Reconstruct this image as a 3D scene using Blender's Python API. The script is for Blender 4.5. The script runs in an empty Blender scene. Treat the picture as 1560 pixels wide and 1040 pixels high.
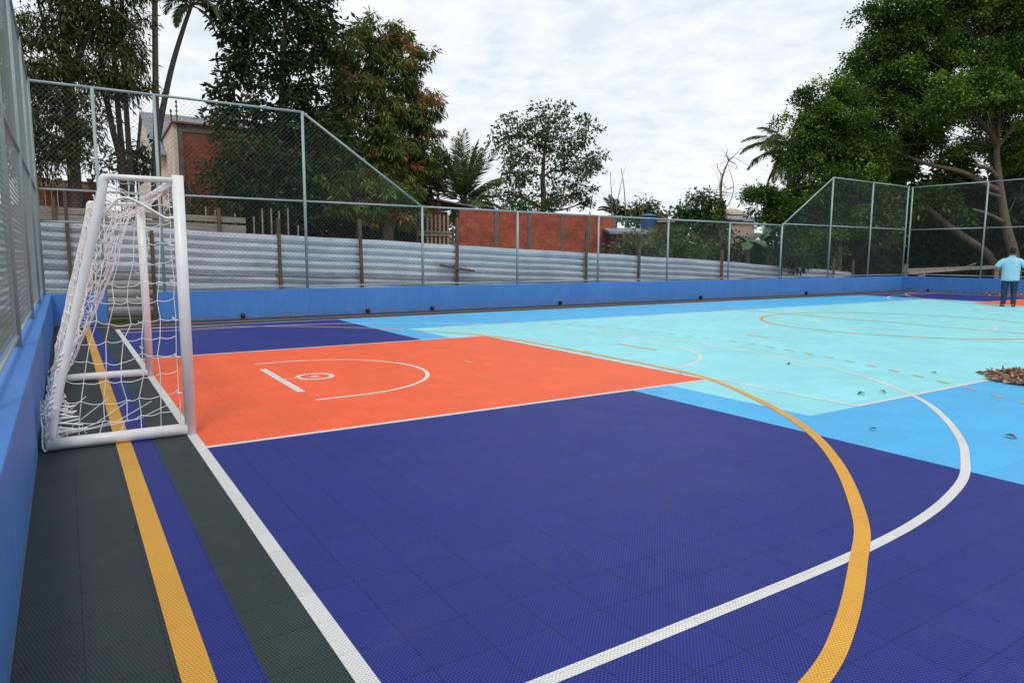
import bpy, math, random
import numpy as np
from mathutils import Vector, Matrix

# ------------------------------------------------------------------ camera, sky, sun, exposure
scene = bpy.context.scene
COL = scene.collection
CAM = np.array([-0.8304, -8.3225, 1.4830])
YAW, PITCH, ROLL, FPX = 0.99636, -0.12367, 0.00537, 1049.55
_f = np.array([math.cos(PITCH)*math.cos(YAW), math.cos(PITCH)*math.sin(YAW), math.sin(PITCH)])
_r = np.array([math.sin(YAW), -math.cos(YAW), 0.0])
_u = np.cross(_r, _f)
_c, _s = math.cos(ROLL), math.sin(ROLL)
RIGHT, UP, FWD = _c*_r + _s*_u, -_s*_r + _c*_u, _f
cam_data = bpy.data.cameras.new("camera")
cam = bpy.data.objects.new("camera", cam_data)
COL.objects.link(cam)
M = Matrix.Identity(4)
for i in range(3):
    M[i][0], M[i][1], M[i][2], M[i][3] = RIGHT[i], UP[i], -FWD[i], CAM[i]
cam.matrix_world = M
cam_data.sensor_width = 36.0
cam_data.lens = FPX/1560.0*36.0
cam_data.clip_start = 0.03
cam_data.clip_end = 5000
scene.camera = cam

SUN_EL, SUN_AZ = math.radians(56), math.radians(207)   # azimuth clockwise from +Y
world = bpy.data.worlds.new("World")
scene.world = world
world.use_nodes = True
nt = world.node_tree
for n in list(nt.nodes):
    nt.nodes.remove(n)
def wn(t, **k):
    n = nt.nodes.new(t)
    for a, b in k.items():
        setattr(n, a, b)
    return n
out = wn('ShaderNodeOutputWorld'); bg = wn('ShaderNodeBackground')
sky = wn('ShaderNodeTexSky'); sky.sky_type = 'NISHITA'; sky.sun_disc = False
sky.sun_elevation = SUN_EL; sky.sun_rotation = SUN_AZ
sky.air_density = 1.0; sky.dust_density = 2.0
tc = wn('ShaderNodeTexCoord'); sep = wn('ShaderNodeSeparateXYZ')
nt.links.new(tc.outputs['Generated'], sep.inputs[0])
def wmath(op, a, b=None, clamp=False):
    n = wn('ShaderNodeMath', operation=op); n.use_clamp = clamp
    for i, v in enumerate((a, b)):
        if v is None: continue
        if isinstance(v, (int, float)): n.inputs[i].default_value = v
        else: nt.links.new(v, n.inputs[i])
    return n.outputs[0]
zz = wmath('ADD', wmath('MAXIMUM', sep.outputs[2], 0.0), 0.16)
cx_, cy_ = wmath('DIVIDE', sep.outputs[0], zz), wmath('DIVIDE', sep.outputs[1], zz)
comb = wn('ShaderNodeCombineXYZ')
nt.links.new(cx_, comb.inputs[0]); nt.links.new(cy_, comb.inputs[1])
def wnoise(scale, detail, rough, dist=0.0):
    mp = wn('ShaderNodeMapping'); mp.inputs['Scale'].default_value = (1.0, 0.9, 1.0); mp.inputs['Rotation'].default_value = (0, 0, 0.5)
    nt.links.new(comb.outputs[0], mp.inputs[0])
    n = wn('ShaderNodeTexNoise'); n.inputs['Scale'].default_value = scale; n.inputs['Detail'].default_value = detail
    n.inputs['Roughness'].default_value = rough; n.inputs['Distortion'].default_value = dist
    nt.links.new(mp.outputs[0], n.inputs['Vector'])
    return n.outputs[0]
def wramp(v, stops):
    r = wn('ShaderNodeValToRGB'); nt.links.new(v, r.inputs[0])
    e = r.color_ramp.elements
    while len(e) < len(stops): e.new(0.5)
    for el, (p, c) in zip(e, stops):
        el.position = p; el.color = (*c, 1)
    return r.outputs[0]
big = wnoise(1.0, 3, 0.5, 0.1); small = wnoise(7.5, 4, 0.5, 0.15)
mixv = wmath('ADD', wmath('MULTIPLY', big, 0.5), wmath('MULTIPLY', small, 0.5))
mask = wramp(mixv, [(0.34, (0.88,)*3), (0.46, (0.97,)*3), (0.56, (1.0,)*3)])
# cloud deck: white with greyish undersides
cl = wramp(mixv, [(0.38, (7.3, 7.9, 8.6)), (0.47, (7.9, 8.35, 8.8)), (0.58, (8.7, 8.9, 9.1))])
# colour ramp clamps nothing above 1 in Blender colours, values are radiance before the 0.1 strength
mx = wn('ShaderNodeMix', data_type='RGBA')
nt.links.new(mask, mx.inputs[0]); nt.links.new(sky.outputs[0], mx.inputs[6]); nt.links.new(cl, mx.inputs[7])
nt.links.new(mx.outputs[2], bg.inputs[0]); bg.inputs[1].default_value = 0.1
nt.links.new(bg.outputs[0], out.inputs[0])

sun_data = bpy.data.lights.new("sun", 'SUN')
sun_data.energy = 1.5; sun_data.angle = math.radians(14); sun_data.color = (1.0, 0.96, 0.90)
sun = bpy.data.objects.new("sun", sun_data); COL.objects.link(sun)
sd = Vector((math.sin(SUN_AZ)*math.cos(SUN_EL), math.cos(SUN_AZ)*math.cos(SUN_EL), math.sin(SUN_EL)))
sun.rotation_euler = sd.to_track_quat('Z', 'Y').to_euler()
sun.location = (10, 0, 30)
vs = scene.view_settings
vs.view_transform = 'Standard'; vs.look = 'None'; vs.exposure = 0.17; vs.gamma = 1.0; vs.use_curve_mapping = False

# ------------------------------------------------------------------ helpers
def ray(u, v):
    d = FWD + RIGHT*((u-780)/FPX) - UP*((v-520)/FPX)
    return d
def P(u, v, Y):
    """point seen at pixel (u,v) of the 1560 wide photograph standing on the vertical plane y=Y"""
    d = ray(u, v); return CAM + d*((Y-CAM[1])/d[1])
def PX(u, v, X):
    d = ray(u, v); return CAM + d*((X-CAM[0])/d[0])
def mpp(p):
    """metres per pixel at point p"""
    return float(np.dot(np.asarray(p)-CAM, FWD))/FPX

class MB:
    def __init__(self):
        self.v = []; self.f = []; self.m = []; self.mi = 0
    def face(self, idx):
        self.f.append(tuple(idx)); self.m.append(self.mi)
    def quad(self, *pts):
        b = len(self.v); self.v += [tuple(map(float, p)) for p in pts]; self.face(range(b, b+len(pts)))
    def hexa(self, p):          # 8 points: bottom loop 0-3, top loop 4-7
        b = len(self.v); self.v += [tuple(map(float, q)) for q in p]
        for q in ((3,2,1,0),(4,5,6,7),(0,1,5,4),(1,2,6,5),(2,3,7,6),(3,0,4,7)):
            self.face([b+i for i in q])
    def box(self, x0, x1, y0, y1, z0, z1):
        self.hexa([(x0,y0,z0),(x1,y0,z0),(x1,y1,z0),(x0,y1,z0),(x0,y0,z1),(x1,y0,z1),(x1,y1,z1),(x0,y1,z1)])
    def beam(self, a, b, w, h, up=(0,0,1)):
        a, b = np.array(a, float), np.array(b, float)
        d = b-a; d /= np.linalg.norm(d)
        s = np.cross(d, np.array(up, float))
        if np.linalg.norm(s) < 1e-6: s = np.cross(d, np.array((1.0,0,0)))
        s /= np.linalg.norm(s); t = np.cross(s, d)
        s = s*w/2; t = t*h/2
        self.hexa([a-s-t, a+s-t, b+s-t, b-s-t, a-s+t, a+s+t, b+s+t, b-s+t])
    def tube(self, pts, r, sides=8, caps=True):
        pts = [np.array(p, float) for p in pts]; n = len(pts)
        if not hasattr(r, '__len__'): r = [r]*n
        b = len(self.v); prev = None
        for i, p in enumerate(pts):
            t = pts[min(i+1, n-1)] - pts[max(i-1, 0)]
            t = t/(np.linalg.norm(t)+1e-9)
            if prev is None:
                s = np.cross(t, (0,0,1.0) if abs(t[2]) < 0.9 else (1.0,0,0))
            else:
                s = prev - t*np.dot(prev, t)
            s = s/(np.linalg.norm(s)+1e-9); prev = s
            w = np.cross(t, s)
            for k in range(sides):
                a = 2*math.pi*k/sides
                self.v.append(tuple(p + (s*math.cos(a) + w*math.sin(a))*r[i]))
        for i in range(n-1):
            for k in range(sides):
                k2 = (k+1) % sides
                self.face((b+i*sides+k, b+i*sides+k2, b+(i+1)*sides+k2, b+(i+1)*sides+k))
        if caps:
            self.face([b+k for k in range(sides)][::-1]); self.face([b+(n-1)*sides+k for k in range(sides)])
    def loft(self, rings, caps=True):
        b = len(self.v); k = len(rings[0])
        for r in rings: self.v += [tuple(map(float, p)) for p in r]
        for i in range(len(rings)-1):
            for j in range(k):
                j2 = (j+1) % k
                self.face((b+i*k+j, b+i*k+j2, b+(i+1)*k+j2, b+(i+1)*k+j))
        if caps:
            self.face([b+j for j in range(k)][::-1]); self.face([b+(len(rings)-1)*k+j for j in range(k)])
    def ellip(self, c, rx, ry, rz, n=10, m=7):
        rings = []
        for i in range(1, m):
            th = math.pi*i/m - math.pi/2
            rings.append([(c[0]+rx*math.cos(th)*math.cos(2*math.pi*j/n), c[1]+ry*math.cos(th)*math.sin(2*math.pi*j/n), c[2]+rz*math.sin(th)) for j in range(n)])
        self.loft(rings)
    def build(self, name, mats, parent=None, smooth=False, bevel=0.0, subsurf=0):
        me = bpy.data.meshes.new(name)
        me.from_pydata(self.v, [], self.f)
        if not isinstance(mats, (list, tuple)): mats = [mats]
        for m in mats: me.materials.append(m)
        if len(mats) > 1: me.polygons.foreach_set('material_index', self.m)
        if smooth: me.polygons.foreach_set('use_smooth', [True]*len(me.polygons))
        me.update()
        o = bpy.data.objects.new(name, me); COL.objects.link(o)
        if parent is not None: place(o, parent)
        if bevel:
            b = o.modifiers.new('bevel', 'BEVEL'); b.width = bevel; b.segments = 2; b.limit_method = 'ANGLE'
        if subsurf:
            s = o.modifiers.new('sub', 'SUBSURF'); s.levels = subsurf; s.render_levels = subsurf
        return o

def place(o, parent):
    """child whose mesh was modelled in world coordinates: keep it where it is"""
    o.parent = parent
    o.matrix_parent_inverse = parent_world(parent).inverted()
def parent_world(p):
    m = Matrix.LocRotScale(p.location, p.rotation_euler, p.scale)
    if p.parent is not None:
        m = parent_world(p.parent) @ p.matrix_parent_inverse @ m
    return m
def tag(o, label, cat, group=None, kind=None):
    o['label'] = label
    if cat: o['category'] = cat
    if group: o['group'] = group
    if kind: o['kind'] = kind
    return o
def thing(name, label, cat, loc=(0,0,0), group=None, rotz=0.0, kind=None):
    o = bpy.data.objects.new(name, None); COL.objects.link(o)
    o.empty_display_size = 0.2
    o.location = tuple(map(float, loc)); o.rotation_euler = (0, 0, rotz)
    return tag(o, label, cat, group, kind)
def structure(o):
    o['kind'] = 'structure'; return o

def mat(name, color, rough=0.6, spec=0.4, metal=0.0):
    m = bpy.data.materials.new(name); m.use_nodes = True
    b = m.node_tree.nodes['Principled BSDF']
    b.inputs['Base Color'].default_value = (*color, 1); b.inputs['Roughness'].default_value = rough
    b.inputs['Specular IOR Level'].default_value = spec; b.inputs['Metallic'].default_value = metal
    return m
class NT:
    """small node builder on a material"""
    def __init__(self, m):
        self.m = m; self.t = m.node_tree; self.b = self.t.nodes['Principled BSDF']
    def n(self, t, **k):
        x = self.t.nodes.new(t)
        for a, b in k.items(): setattr(x, a, b)
        return x
    def put(self, sock, v):
        if isinstance(v, bpy.types.NodeSocket): self.t.links.new(v, sock)
        elif isinstance(v, tuple) and len(v) == 3 and sock.type == 'RGBA': sock.default_value = (*v, 1)
        else: sock.default_value = v
    def math(self, op, a, b=0.0, c=None, clamp=False):
        x = self.n('ShaderNodeMath', operation=op); x.use_clamp = clamp
        self.put(x.inputs[0], a); self.put(x.inputs[1], b)
        if c is not None: self.put(x.inputs[2], c)
        return x.outputs[0]
    def coord(self, scale=(1,1,1), rot=(0,0,0)):
        c = self.n('ShaderNodeTexCoord'); mp = self.n('ShaderNodeMapping')
        mp.inputs['Scale'].default_value = scale; mp.inputs['Rotation'].default_value = rot
        self.t.links.new(c.outputs['Object'], mp.inputs[0]); return mp.outputs[0]
    def noise(self, vec, scale, detail=3, rough=0.55, dist=0.0):
        x = self.n('ShaderNodeTexNoise'); self.put(x.inputs['Vector'], vec)
        x.inputs['Scale'].default_value = scale; x.inputs['Detail'].default_value = detail
        x.inputs['Roughness'].default_value = rough; x.inputs['Distortion'].default_value = dist
        return x.outputs[0]
    def ramp(self, v, stops):
        x = self.n('ShaderNodeValToRGB'); self.put(x.inputs[0], v); e = x.color_ramp.elements
        while len(e) < len(stops): e.new(0.5)
        for el, (p, c) in zip(e, stops):
            el.position = p; el.color = (*c, 1) if hasattr(c, '__len__') else (c, c, c, 1)
        return x.outputs[0]
    def mix(self, f, a, b, mode='MIX'):
        x = self.n('ShaderNodeMix', data_type='RGBA', blend_type=mode)
        self.put(x.inputs[0], f); self.put(x.inputs[6], a); self.put(x.inputs[7], b); return x.outputs[2]
    def bump(self, h, strength=0.3, dist=0.01):
        x = self.n('ShaderNodeBump'); x.inputs['Strength'].default_value = strength; x.inputs['Distance'].default_value = dist
        self.put(x.inputs['Height'], h); self.t.links.new(x.outputs[0], self.b.inputs['Normal'])
    def base(self, c): self.put(self.b.inputs['Base Color'], c)
    def rough(self, c): self.put(self.b.inputs['Roughness'], c)

def varied(name, color, rough=0.7, spec=0.3, scale=3.0, amount=0.35, metal=0.0, bump=0.0, stretch=(1,1,1), fine=20.0):
    m = mat(name, color, rough, spec, metal); k = NT(m); v = k.coord(stretch)
    a = k.noise(v, scale, 5, 0.6); b = k.noise(v, fine, 3, 0.6)
    f = k.math('ADD', k.math('MULTIPLY', a, 0.65), k.math('MULTIPLY', b, 0.35))
    lo = tuple(c*(1-amount) for c in color); hi = tuple(min(1, c*(1+amount)) for c in color)
    k.base(k.ramp(f, [(0.32, lo), (0.68, hi)]))
    if bump: k.bump(f, bump, 0.02)
    return m

# ------------------------------------------------------------------ court materials: interlocking perforated tiles
TILE = 0.264
def court_mat(name, color, rough=0.5, spec=0.14, seam=1.0, dark=0.22):
    m = mat(name, color, rough, spec); k = NT(m)
    c = k.n('ShaderNodeTexCoord'); sp = k.n('ShaderNodeSeparateXYZ'); k.t.links.new(c.outputs['Object'], sp.inputs[0])
    X, Y = sp.outputs[0], sp.outputs[1]
    def seamdist(a, off):
        t = k.math('FRACT', k.math('DIVIDE', k.math('ADD', a, 500*TILE+off), TILE))
        return k.math('MULTIPLY', k.math('MINIMUM', t, k.math('SUBTRACT', 1.0, t)), TILE)
    d = k.math('MINIMUM', seamdist(X, -0.99), seamdist(Y, 5.69))
    seamm = k.ramp(k.math('DIVIDE', d, 0.008), [(0.18, 0.0), (0.55, 1.0)])     # 0 on the seam
    # perforation: small cells in staggered rows
    # hexagonal lattice of small perforations (three crossed cosine waves)
    kw = 2*math.pi/0.0128; hs = None
    for q in range(3):
        a = math.radians(15+60*q)
        ph = k.math('ADD', k.math('MULTIPLY', X, kw*math.cos(a)), k.math('MULTIPLY', Y, kw*math.sin(a)))
        cw = k.math('COSINE', ph)
        hs = cw if hs is None else k.math('ADD', hs, cw)
    cellm = k.ramp(k.math('MULTIPLY_ADD', hs, 0.2222, 0.3333), [(0.22, 1.0), (0.60, 0.0)])
    # each tile a hair different, plus dust and scuffs
    def idx(a, off): return k.math('FLOOR', k.math('DIVIDE', k.math('ADD', a, 500*TILE+off), TILE))
    cv = k.n('ShaderNodeCombineXYZ'); k.put(cv.inputs[0], idx(X, -0.99)); k.put(cv.inputs[1], idx(Y, 5.69))
    wn_ = k.n('ShaderNodeTexWhiteNoise', noise_dimensions='2D'); k.t.links.new(cv.outputs[0], wn_.inputs['Vector'])
    dust = k.noise(k.coord(), 0.9, 6, 0.62); fine = k.noise(k.coord(), 55, 3, 0.6)
    v1 = k.math('MULTIPLY_ADD', wn_.outputs[0], 0.09, 0.955)
    v2 = k.math('MULTIPLY_ADD', dust, 0.22, 0.89)
    v3 = k.math('MULTIPLY_ADD', fine, 0.16, 0.92)
    v = k.math('MULTIPLY', k.math('MULTIPLY', v1, v2), v3)
    col = k.mix(cellm, tuple(x*dark for x in color), color)
    col = k.mix(seamm, tuple(x*(0.45 if seam > 0.9 else 0.75) for x in color), col)
    vm = k.n('ShaderNodeVectorMath', operation='SCALE'); k.put(vm.inputs[0], col); k.put(vm.inputs[3], v)
    # dusty film in patches
    film = k.ramp(k.noise(k.coord(), 2.3, 7, 0.7, 0.4), [(0.54, 0.0), (0.80, 0.05)])
    spk = k.ramp(k.noise(k.coord(), 34, 2, 0.5), [(0.735, 0.0), (0.765, 0.65)])
    k.base(k.mix(spk, k.mix(film, vm.outputs[0], (0.30, 0.29, 0.27)), (0.06, 0.05, 0.045)))
    k.rough(k.math('MULTIPLY_ADD', dust, 0.22, rough-0.08))
    h = k.math('ADD', k.math('MULTIPLY', cellm, 0.5), k.math('MULTIPLY', seamm, 0.6))
    k.bump(h, 0.25, 0.004)
    return m
M_GREY = court_mat('grey tile', (0.042, 0.056, 0.062), 0.5)
M_INDIGO = court_mat('indigo tile', (0.029, 0.042, 0.25))
M_ORANGE = court_mat('orange tile', (0.82, 0.130, 0.050), seam=0.5, dark=0.72)
M_BLUE = court_mat('sky blue tile', (0.085, 0.42, 0.76), seam=0.5, dark=0.75)
M_CYAN = court_mat('aqua tile', (0.275, 0.665, 0.725), seam=0.4, dark=0.8)
M_WHITE = court_mat('white court paint', (0.66, 0.66, 0.65), 0.5, 0.4, seam=0.6, dark=0.66)
M_YELLOW = court_mat('yellow court paint', (0.72, 0.36, 0.035), 0.45, 0.4, seam=0.6, dark=0.55)

# ------------------------------------------------------------------ ground and court floor
XW0, XW1, YW = -1.08, 31.36, 8.53
L = 30.23; KA = 2.68; KB = 5.69; DI = 4.41; CXE = 4.99; CYE = 4.51; S = 7.24; SN = -7.75
def build_ground():
    g = MB()
    def h(x, y):
        z = -0.14
        if y > 9.2: z -= min(1.4, max(0, (x-6)*0.045))
        return z
    xs = [-1500, -400, -120, -60, -40, -25, -12, -4, 0, 6, 12, 18, 24, 30, 36, 45, 60, 90, 160, 500, 2000]
    ys = [-1500, -400, -100, -40, -20, -9, 0, 8.8, 9.2, 10.5, 14, 20, 30, 50, 90, 160, 500, 2000]
    for i in range(len(xs)-1):
        for j in range(len(ys)-1):
            q = [(xs[i], ys[j]), (xs[i+1], ys[j]), (xs[i+1], ys[j+1]), (xs[i], ys[j+1])]
            g.quad(*[(x, y, h(x, y)) for x, y in q])
    m = mat('earth and grass', (0.12, 0.09, 0.05), 0.95, 0.1); k = NT(m); v = k.coord()
    a = k.noise(v, 0.35, 6, 0.6); b = k.noise(v, 9, 4, 0.6)
    k.base(k.mix(k.ramp(a, [(0.42, 0.0), (0.58, 1.0)]), k.ramp(b, [(0.3, (0.10, 0.06, 0.035)), (0.7, (0.20, 0.14, 0.09))]), k.ramp(b, [(0.3, (0.03, 0.05, 0.015)), (0.7, (0.07, 0.11, 0.03))])))
    structure(g.build('ground', m))
build_ground()

def build_floor():
    xs = sorted({XW0, -0.47, -0.318, 0.0, DI, CXE, KB, L-KB, L-CXE, L-DI, L, L+0.318, L+0.47, XW1})
    ys = sorted({-10.2, SN, -CYE, -KA, KA, CYE, S, YW})
    f = MB()
    def zone(x, y):
        xm = min(x, L-x)
        if -0.47 < xm < -0.318: return 1
        if xm > 0 and SN < y < S:
            if xm < KB and abs(y) < KA: return 2
            if xm < DI: return 1
            if xm > CXE and abs(y) < CYE: return 4
            return 3
        return 0
    for i in range(len(xs)-1):
        for j in range(len(ys)-1):
            f.mi = zone((xs[i]+xs[i+1])/2, (ys[j]+ys[j+1])/2)
            f.quad((xs[i], ys[j], 0), (xs[i+1], ys[j], 0), (xs[i+1], ys[j+1], 0), (xs[i], ys[j+1], 0))
    f.mi = 0
    # slab edge under the tiles
    f.box(XW0, XW1, -10.2, YW, -0.10, -0.012)
    structure(f.build('court_floor', [M_GREY, M_INDIGO, M_ORANGE, M_BLUE, M_CYAN]))
build_floor()

def strip(mb, pts, w, z):
    pts = [np.array(p, float) for p in pts]; n = len(pts); Lf, Rt = [], []
    for i, p in enumerate(pts):
        t = pts[min(i+1, n-1)] - pts[max(i-1, 0)]; t /= np.linalg.norm(t)
        s = np.array((-t[1], t[0]))*w/2
        Lf.append(p+s); Rt.append(p-s)
    for i in range(n-1):
        mb.quad((*Rt[i], z), (*Rt[i+1], z), (*Lf[i+1], z), (*Lf[i], z))
def arc(cx, cy, rx, ry, a0, a1, n=48):
    return [(cx+rx*math.cos(math.radians(a0+(a1-a0)*i/n)), cy+ry*math.sin(math.radians(a0+(a1-a0)*i/n))) for i in range(n+1)]
def smooth(pts, n=10):
    pts = [np.array(p, float) for p in pts]; o = []
    q = [2*pts[0]-pts[1]] + pts + [2*pts[-1]-pts[-2]]
    for i in range(1, len(q)-2):
        for k in range(n):
            t = k/n
            o.append(0.5*((2*q[i]) + (-q[i-1]+q[i+1])*t + (2*q[i-1]-5*q[i]+4*q[i+1]-q[i+2])*t*t + (-q[i-1]+3*q[i]-3*q[i+1]+q[i+2])*t**3))
    o.append(pts[-1]); return o
def build_lines():
    ZW, ZY = 0.0012, 0.0034
    W, Yl = MB(), MB()
    for side in (0, 1):
        fx = (lambda x: x) if side == 0 else (lambda x: L-x)
        tr = lambda pts: [(fx(x), y) for x, y in pts]
        strip(W, tr([(-0.028, SN), (-0.028, S+0.03)]), 0.075, ZW+0.0004)                     # base line
        strip(W, tr([(0.0, -KA), (KB, -KA)]), 0.055, ZW); strip(W, tr([(0.0, KA), (KB, KA)]), 0.055, ZW)
        strip(W, tr([(KB, -KA-0.027), (KB, KA+0.027)]), 0.05, ZW+0.0002)
        strip(W, tr(arc(KB, 0, 1.93, 1.86, -90, 90)), 0.055, ZW+0.0006)                     # free throw half circle
        strip(W, tr([(1.26, -0.88), (1.26, 0.88)]), 0.085, ZW)                              # board mark
        strip(W, tr([(1.30, 0), (1.47, 0)]), 0.03, ZW)
        strip(W, tr(arc(1.675, 0, 0.205, 0.205, 0, 360)), 0.06, ZW)
        strip(W, tr(arc(1.675, 0, 0.03, 0.03, 0, 360, 16)), 0.05, ZW)
        strip(W, tr([(1.26, -1.375), (1.675, -1.375)] + arc(1.675, 0, 1.375, 1.375, -90, 90) + [(1.675, 1.375), (1.26, 1.375)]), 0.05, ZW)
        near = [(0.0, -6.495), (1.2, -6.495), (2.12, -6.49), (2.7, -6.465), (3.16, -6.42), (3.65, -6.335), (4.2, -6.19), (4.69, -5.985), (5.28, -5.69), (6.05, -5.19), (6.75, -4.6), (7.45, -3.68), (7.86, -2.74), (8.15, -1.45), (8.24, 0)]
        far = [(x, -y) for x, y in near[:-1]][::-1]
        strip(W, tr(smooth(near+far, 8)), 0.06, ZW+0.0008)
        near = [(-0.0, -7.16), (0.6, -7.12), (1.29, -7.01), (1.76, -6.84), (2.34, -6.55), (2.91, -6.225), (3.8, -5.53), (4.56, -4.74), (5.21, -3.73), (5.73, -2.62), (5.86, -1.7), (5.88, -0.9), (5.88, 0)]
        far = [(x, -y) for x, y in near[:-1]][::-1]
        strip(Yl, tr(smooth(near+far, 8)), 0.082, ZY)                                       # six metre line
        strip(Yl, tr([(5.95, -0.09), (5.95, 0.09)]), 0.10, ZY+0.0004)
        strip(Yl, tr([(7.03, -0.45), (7.03, 0.5)]), 0.06, ZY)
        strip(Yl, tr([(3.86, -0.06), (3.86, 0.16)]), 0.08, ZY)
        strip(Yl, tr([(10.1, -0.28), (10.1, 0.27)]), 0.06, ZY)
        dash = smooth([(9.02, 0), (9.0, -0.7), (8.89, -1.41), (8.73, -2.18), (8.49, -3.0), (8.18, -3.82), (7.82, -4.6), (7.61, -4.98), (7.1, -5.75), (6.3, -6.5), (5.4, -7.05)], 40)
        seg = [np.linalg.norm(dash[i+1]-dash[i]) for i in range(len(dash)-1)]
        cum = np.concatenate([[0], np.cumsum(seg)])
        def at(d): return np.array((np.interp(d, cum, [q[0] for q in dash]), np.interp(d, cum, [q[1] for q in dash])))
        d0 = 0.2
        while d0 < cum[-1]-0.2:
            a, b = at(d0), at(d0+0.18)
            strip(Yl, tr([a, b]), 0.042, ZY); strip(Yl, tr([(a[0], -a[1]), (b[0], -b[1])]), 0.042, ZY)
            d0 += 0.415
        strip(Yl, tr([(-0.524, SN), (-0.524, 7.86)]), 0.105, ZY)                             # outer end line
        strip(W, tr([(KB+0.09, -4.5), (KB+0.09, -KA)]), 0.05, ZW+0.0014); strip(W, tr([(KB+0.09, KA), (KB+0.09, 4.5)]), 0.05, ZW+0.0014)
    strip(W, [(KB+0.065, -4.5), (L-KB-0.065, -4.5)], 0.05, ZW+0.0016); strip(W, [(KB+0.065, 4.5), (L-KB-0.065, 4.5)], 0.05, ZW+0.0016)
    strip(W, [(-0.06, S), (L+0.06, S)], 0.055, ZW); strip(W, [(-0.06, SN), (L+0.06, SN)], 0.055, ZW)
    strip(Yl, [(-0.524, 7.82), (L+0.524, 7.82)], 0.075, ZY+0.0004)
    xm = L/2
    strip(Yl, [(xm, -7.2), (xm, 7.2)], 0.07, ZY)
    strip(Yl, arc(xm, 0, 3.0, 3.0, 0, 360, 90), 0.07, ZY+0.0004)
    strip(W, arc(xm, 0, 1.8, 1.8, 0, 360, 72), 0.05, ZW)
    structure(W.build('white_court_marking', M_WHITE)); structure(Yl.build('yellow_court_marking', M_YELLOW))
build_lines()

# ------------------------------------------------------------------ low blue walls
def wall_mat():
    m = mat('blue wall paint', (0.06, 0.20, 0.56), 0.5, 0.35); k = NT(m)
    a = k.noise(k.coord((1, 1, 0.5)), 1.1, 6, 0.6); b = k.noise(k.coord((6, 6, 0.7)), 2.5, 4, 0.6)
    f = k.math('ADD', k.math('MULTIPLY', a, 0.6), k.math('MULTIPLY', b, 0.4))
    c = k.ramp(f, [(0.33, (0.046, 0.165, 0.47)), (0.66, (0.062, 0.215, 0.575))])
    sp = k.n('ShaderNodeSeparateXYZ'); t = k.n('ShaderNodeTexCoord'); k.t.links.new(t.outputs['Object'], sp.inputs[0])
    splash = k.math('MULTIPLY', k.ramp(sp.outputs[2], [(0.0, 1.0), (0.22, 0.0)]), k.ramp(k.noise(k.coord(), 6, 6, 0.7), [(0.40, 0.05), (0.60, 0.75)]))
    k.base(k.mix(splash, c, (0.12, 0.13, 0.15)))
    k.bump(k.noise(k.coord(), 40, 4, 0.6), 0.12, 0.01)
    return m
M_WALL = wall_mat()
WH = 0.655
w = MB(); w.box(0.85, XW1+0.16, YW, YW+0.16, -0.12, WH)
tag(w.build('boundary_wall', M_WALL, bevel=0.008), 'long low blue wall along the far side of the court, right of the gap', 'wall')
w = MB(); w.box(XW0-0.2, -0.12, YW, YW+0.16, -0.12, WH)
tag(w.build('boundary_wall', M_WALL, bevel=0.008), 'short piece of low blue wall in the far left corner, left of the gap', 'wall')
w = MB(); w.box(XW0-0.25, XW0, -10.2, YW-0.003, -0.12, WH)
tag(w.build('boundary_wall', M_WALL, bevel=0.012), 'low blue wall running behind the white goal, with a fence on top', 'wall')
w = MB(); w.box(XW1, XW1+0.18, -10.2, YW-0.003, -0.12, WH-0.003)
tag(w.build('boundary_wall', M_WALL, bevel=0.008), 'low blue wall at the far right end behind the man', 'wall')

# ------------------------------------------------------------------ chain link fences
M_POST = varied('painted steel tube', (0.27, 0.35, 0.36), 0.45, 0.5, 4, 0.15)
M_WIRE = mat('pvc coated wire', (0.14, 0.165, 0.17), 0.55, 0.3)
def clip_line(p, d, poly):
    t0, t1 = -1e9, 1e9
    for i in range(len(poly)):
        a, b = np.array(poly[i]), np.array(poly[(i+1) % len(poly)])
        e = b-a; nrm = np.array((-e[1], e[0]))      # inside is left
        den = np.dot(nrm, d); num = np.dot(nrm, a-p)
        if abs(den) < 1e-9:
            if num > 0: return None
            continue
        t = num/den
        if den > 0: t0 = max(t0, t)
        else: t1 = min(t1, t)
    return (p+d*t0, p+d*t1) if t1 - t0 > 0.01 else None
def wire_panel(axis, const, s0, s1, zb, zt0, zt1, r=0.0019, step=0.104, parent=None):
    mb = MB()
    poly = [(s0, zb), (s1, zb), (s1, zt1), (s0, zt0)]
    H = max(zt0, zt1)-zb
    for sg in (1, -1):
        d = np.array((1.0, sg))/math.sqrt(2)
        c0 = s0 - H - 0.2; n = int((s1-s0+2*H+0.4)/step)
        for i in range(n):
            c = math.floor(c0/step)*step + i*step
            if sg == -1: c += step*0.5
            p = np.array((c, zb)) 
            q = clip_line(p, d, poly)
            if q is None: continue
            off = 0.0022*sg
            ends = [((e[0], const+off, e[1]) if axis == 'x' else (const+off, e[0], e[1])) for e in q]
            mb.tube(ends, r, 3, caps=False)
    return mb.build('mesh_panel', M_WIRE, parent)
def tubepart(name, pts, r, parent, m=None, sides=10):
    mb = MB(); mb.tube(pts, r, sides); return mb.build(name, m or M_POST, parent, smooth=True)
def lin(x, xs, ys): return float(np.interp(x, xs, ys))

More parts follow.
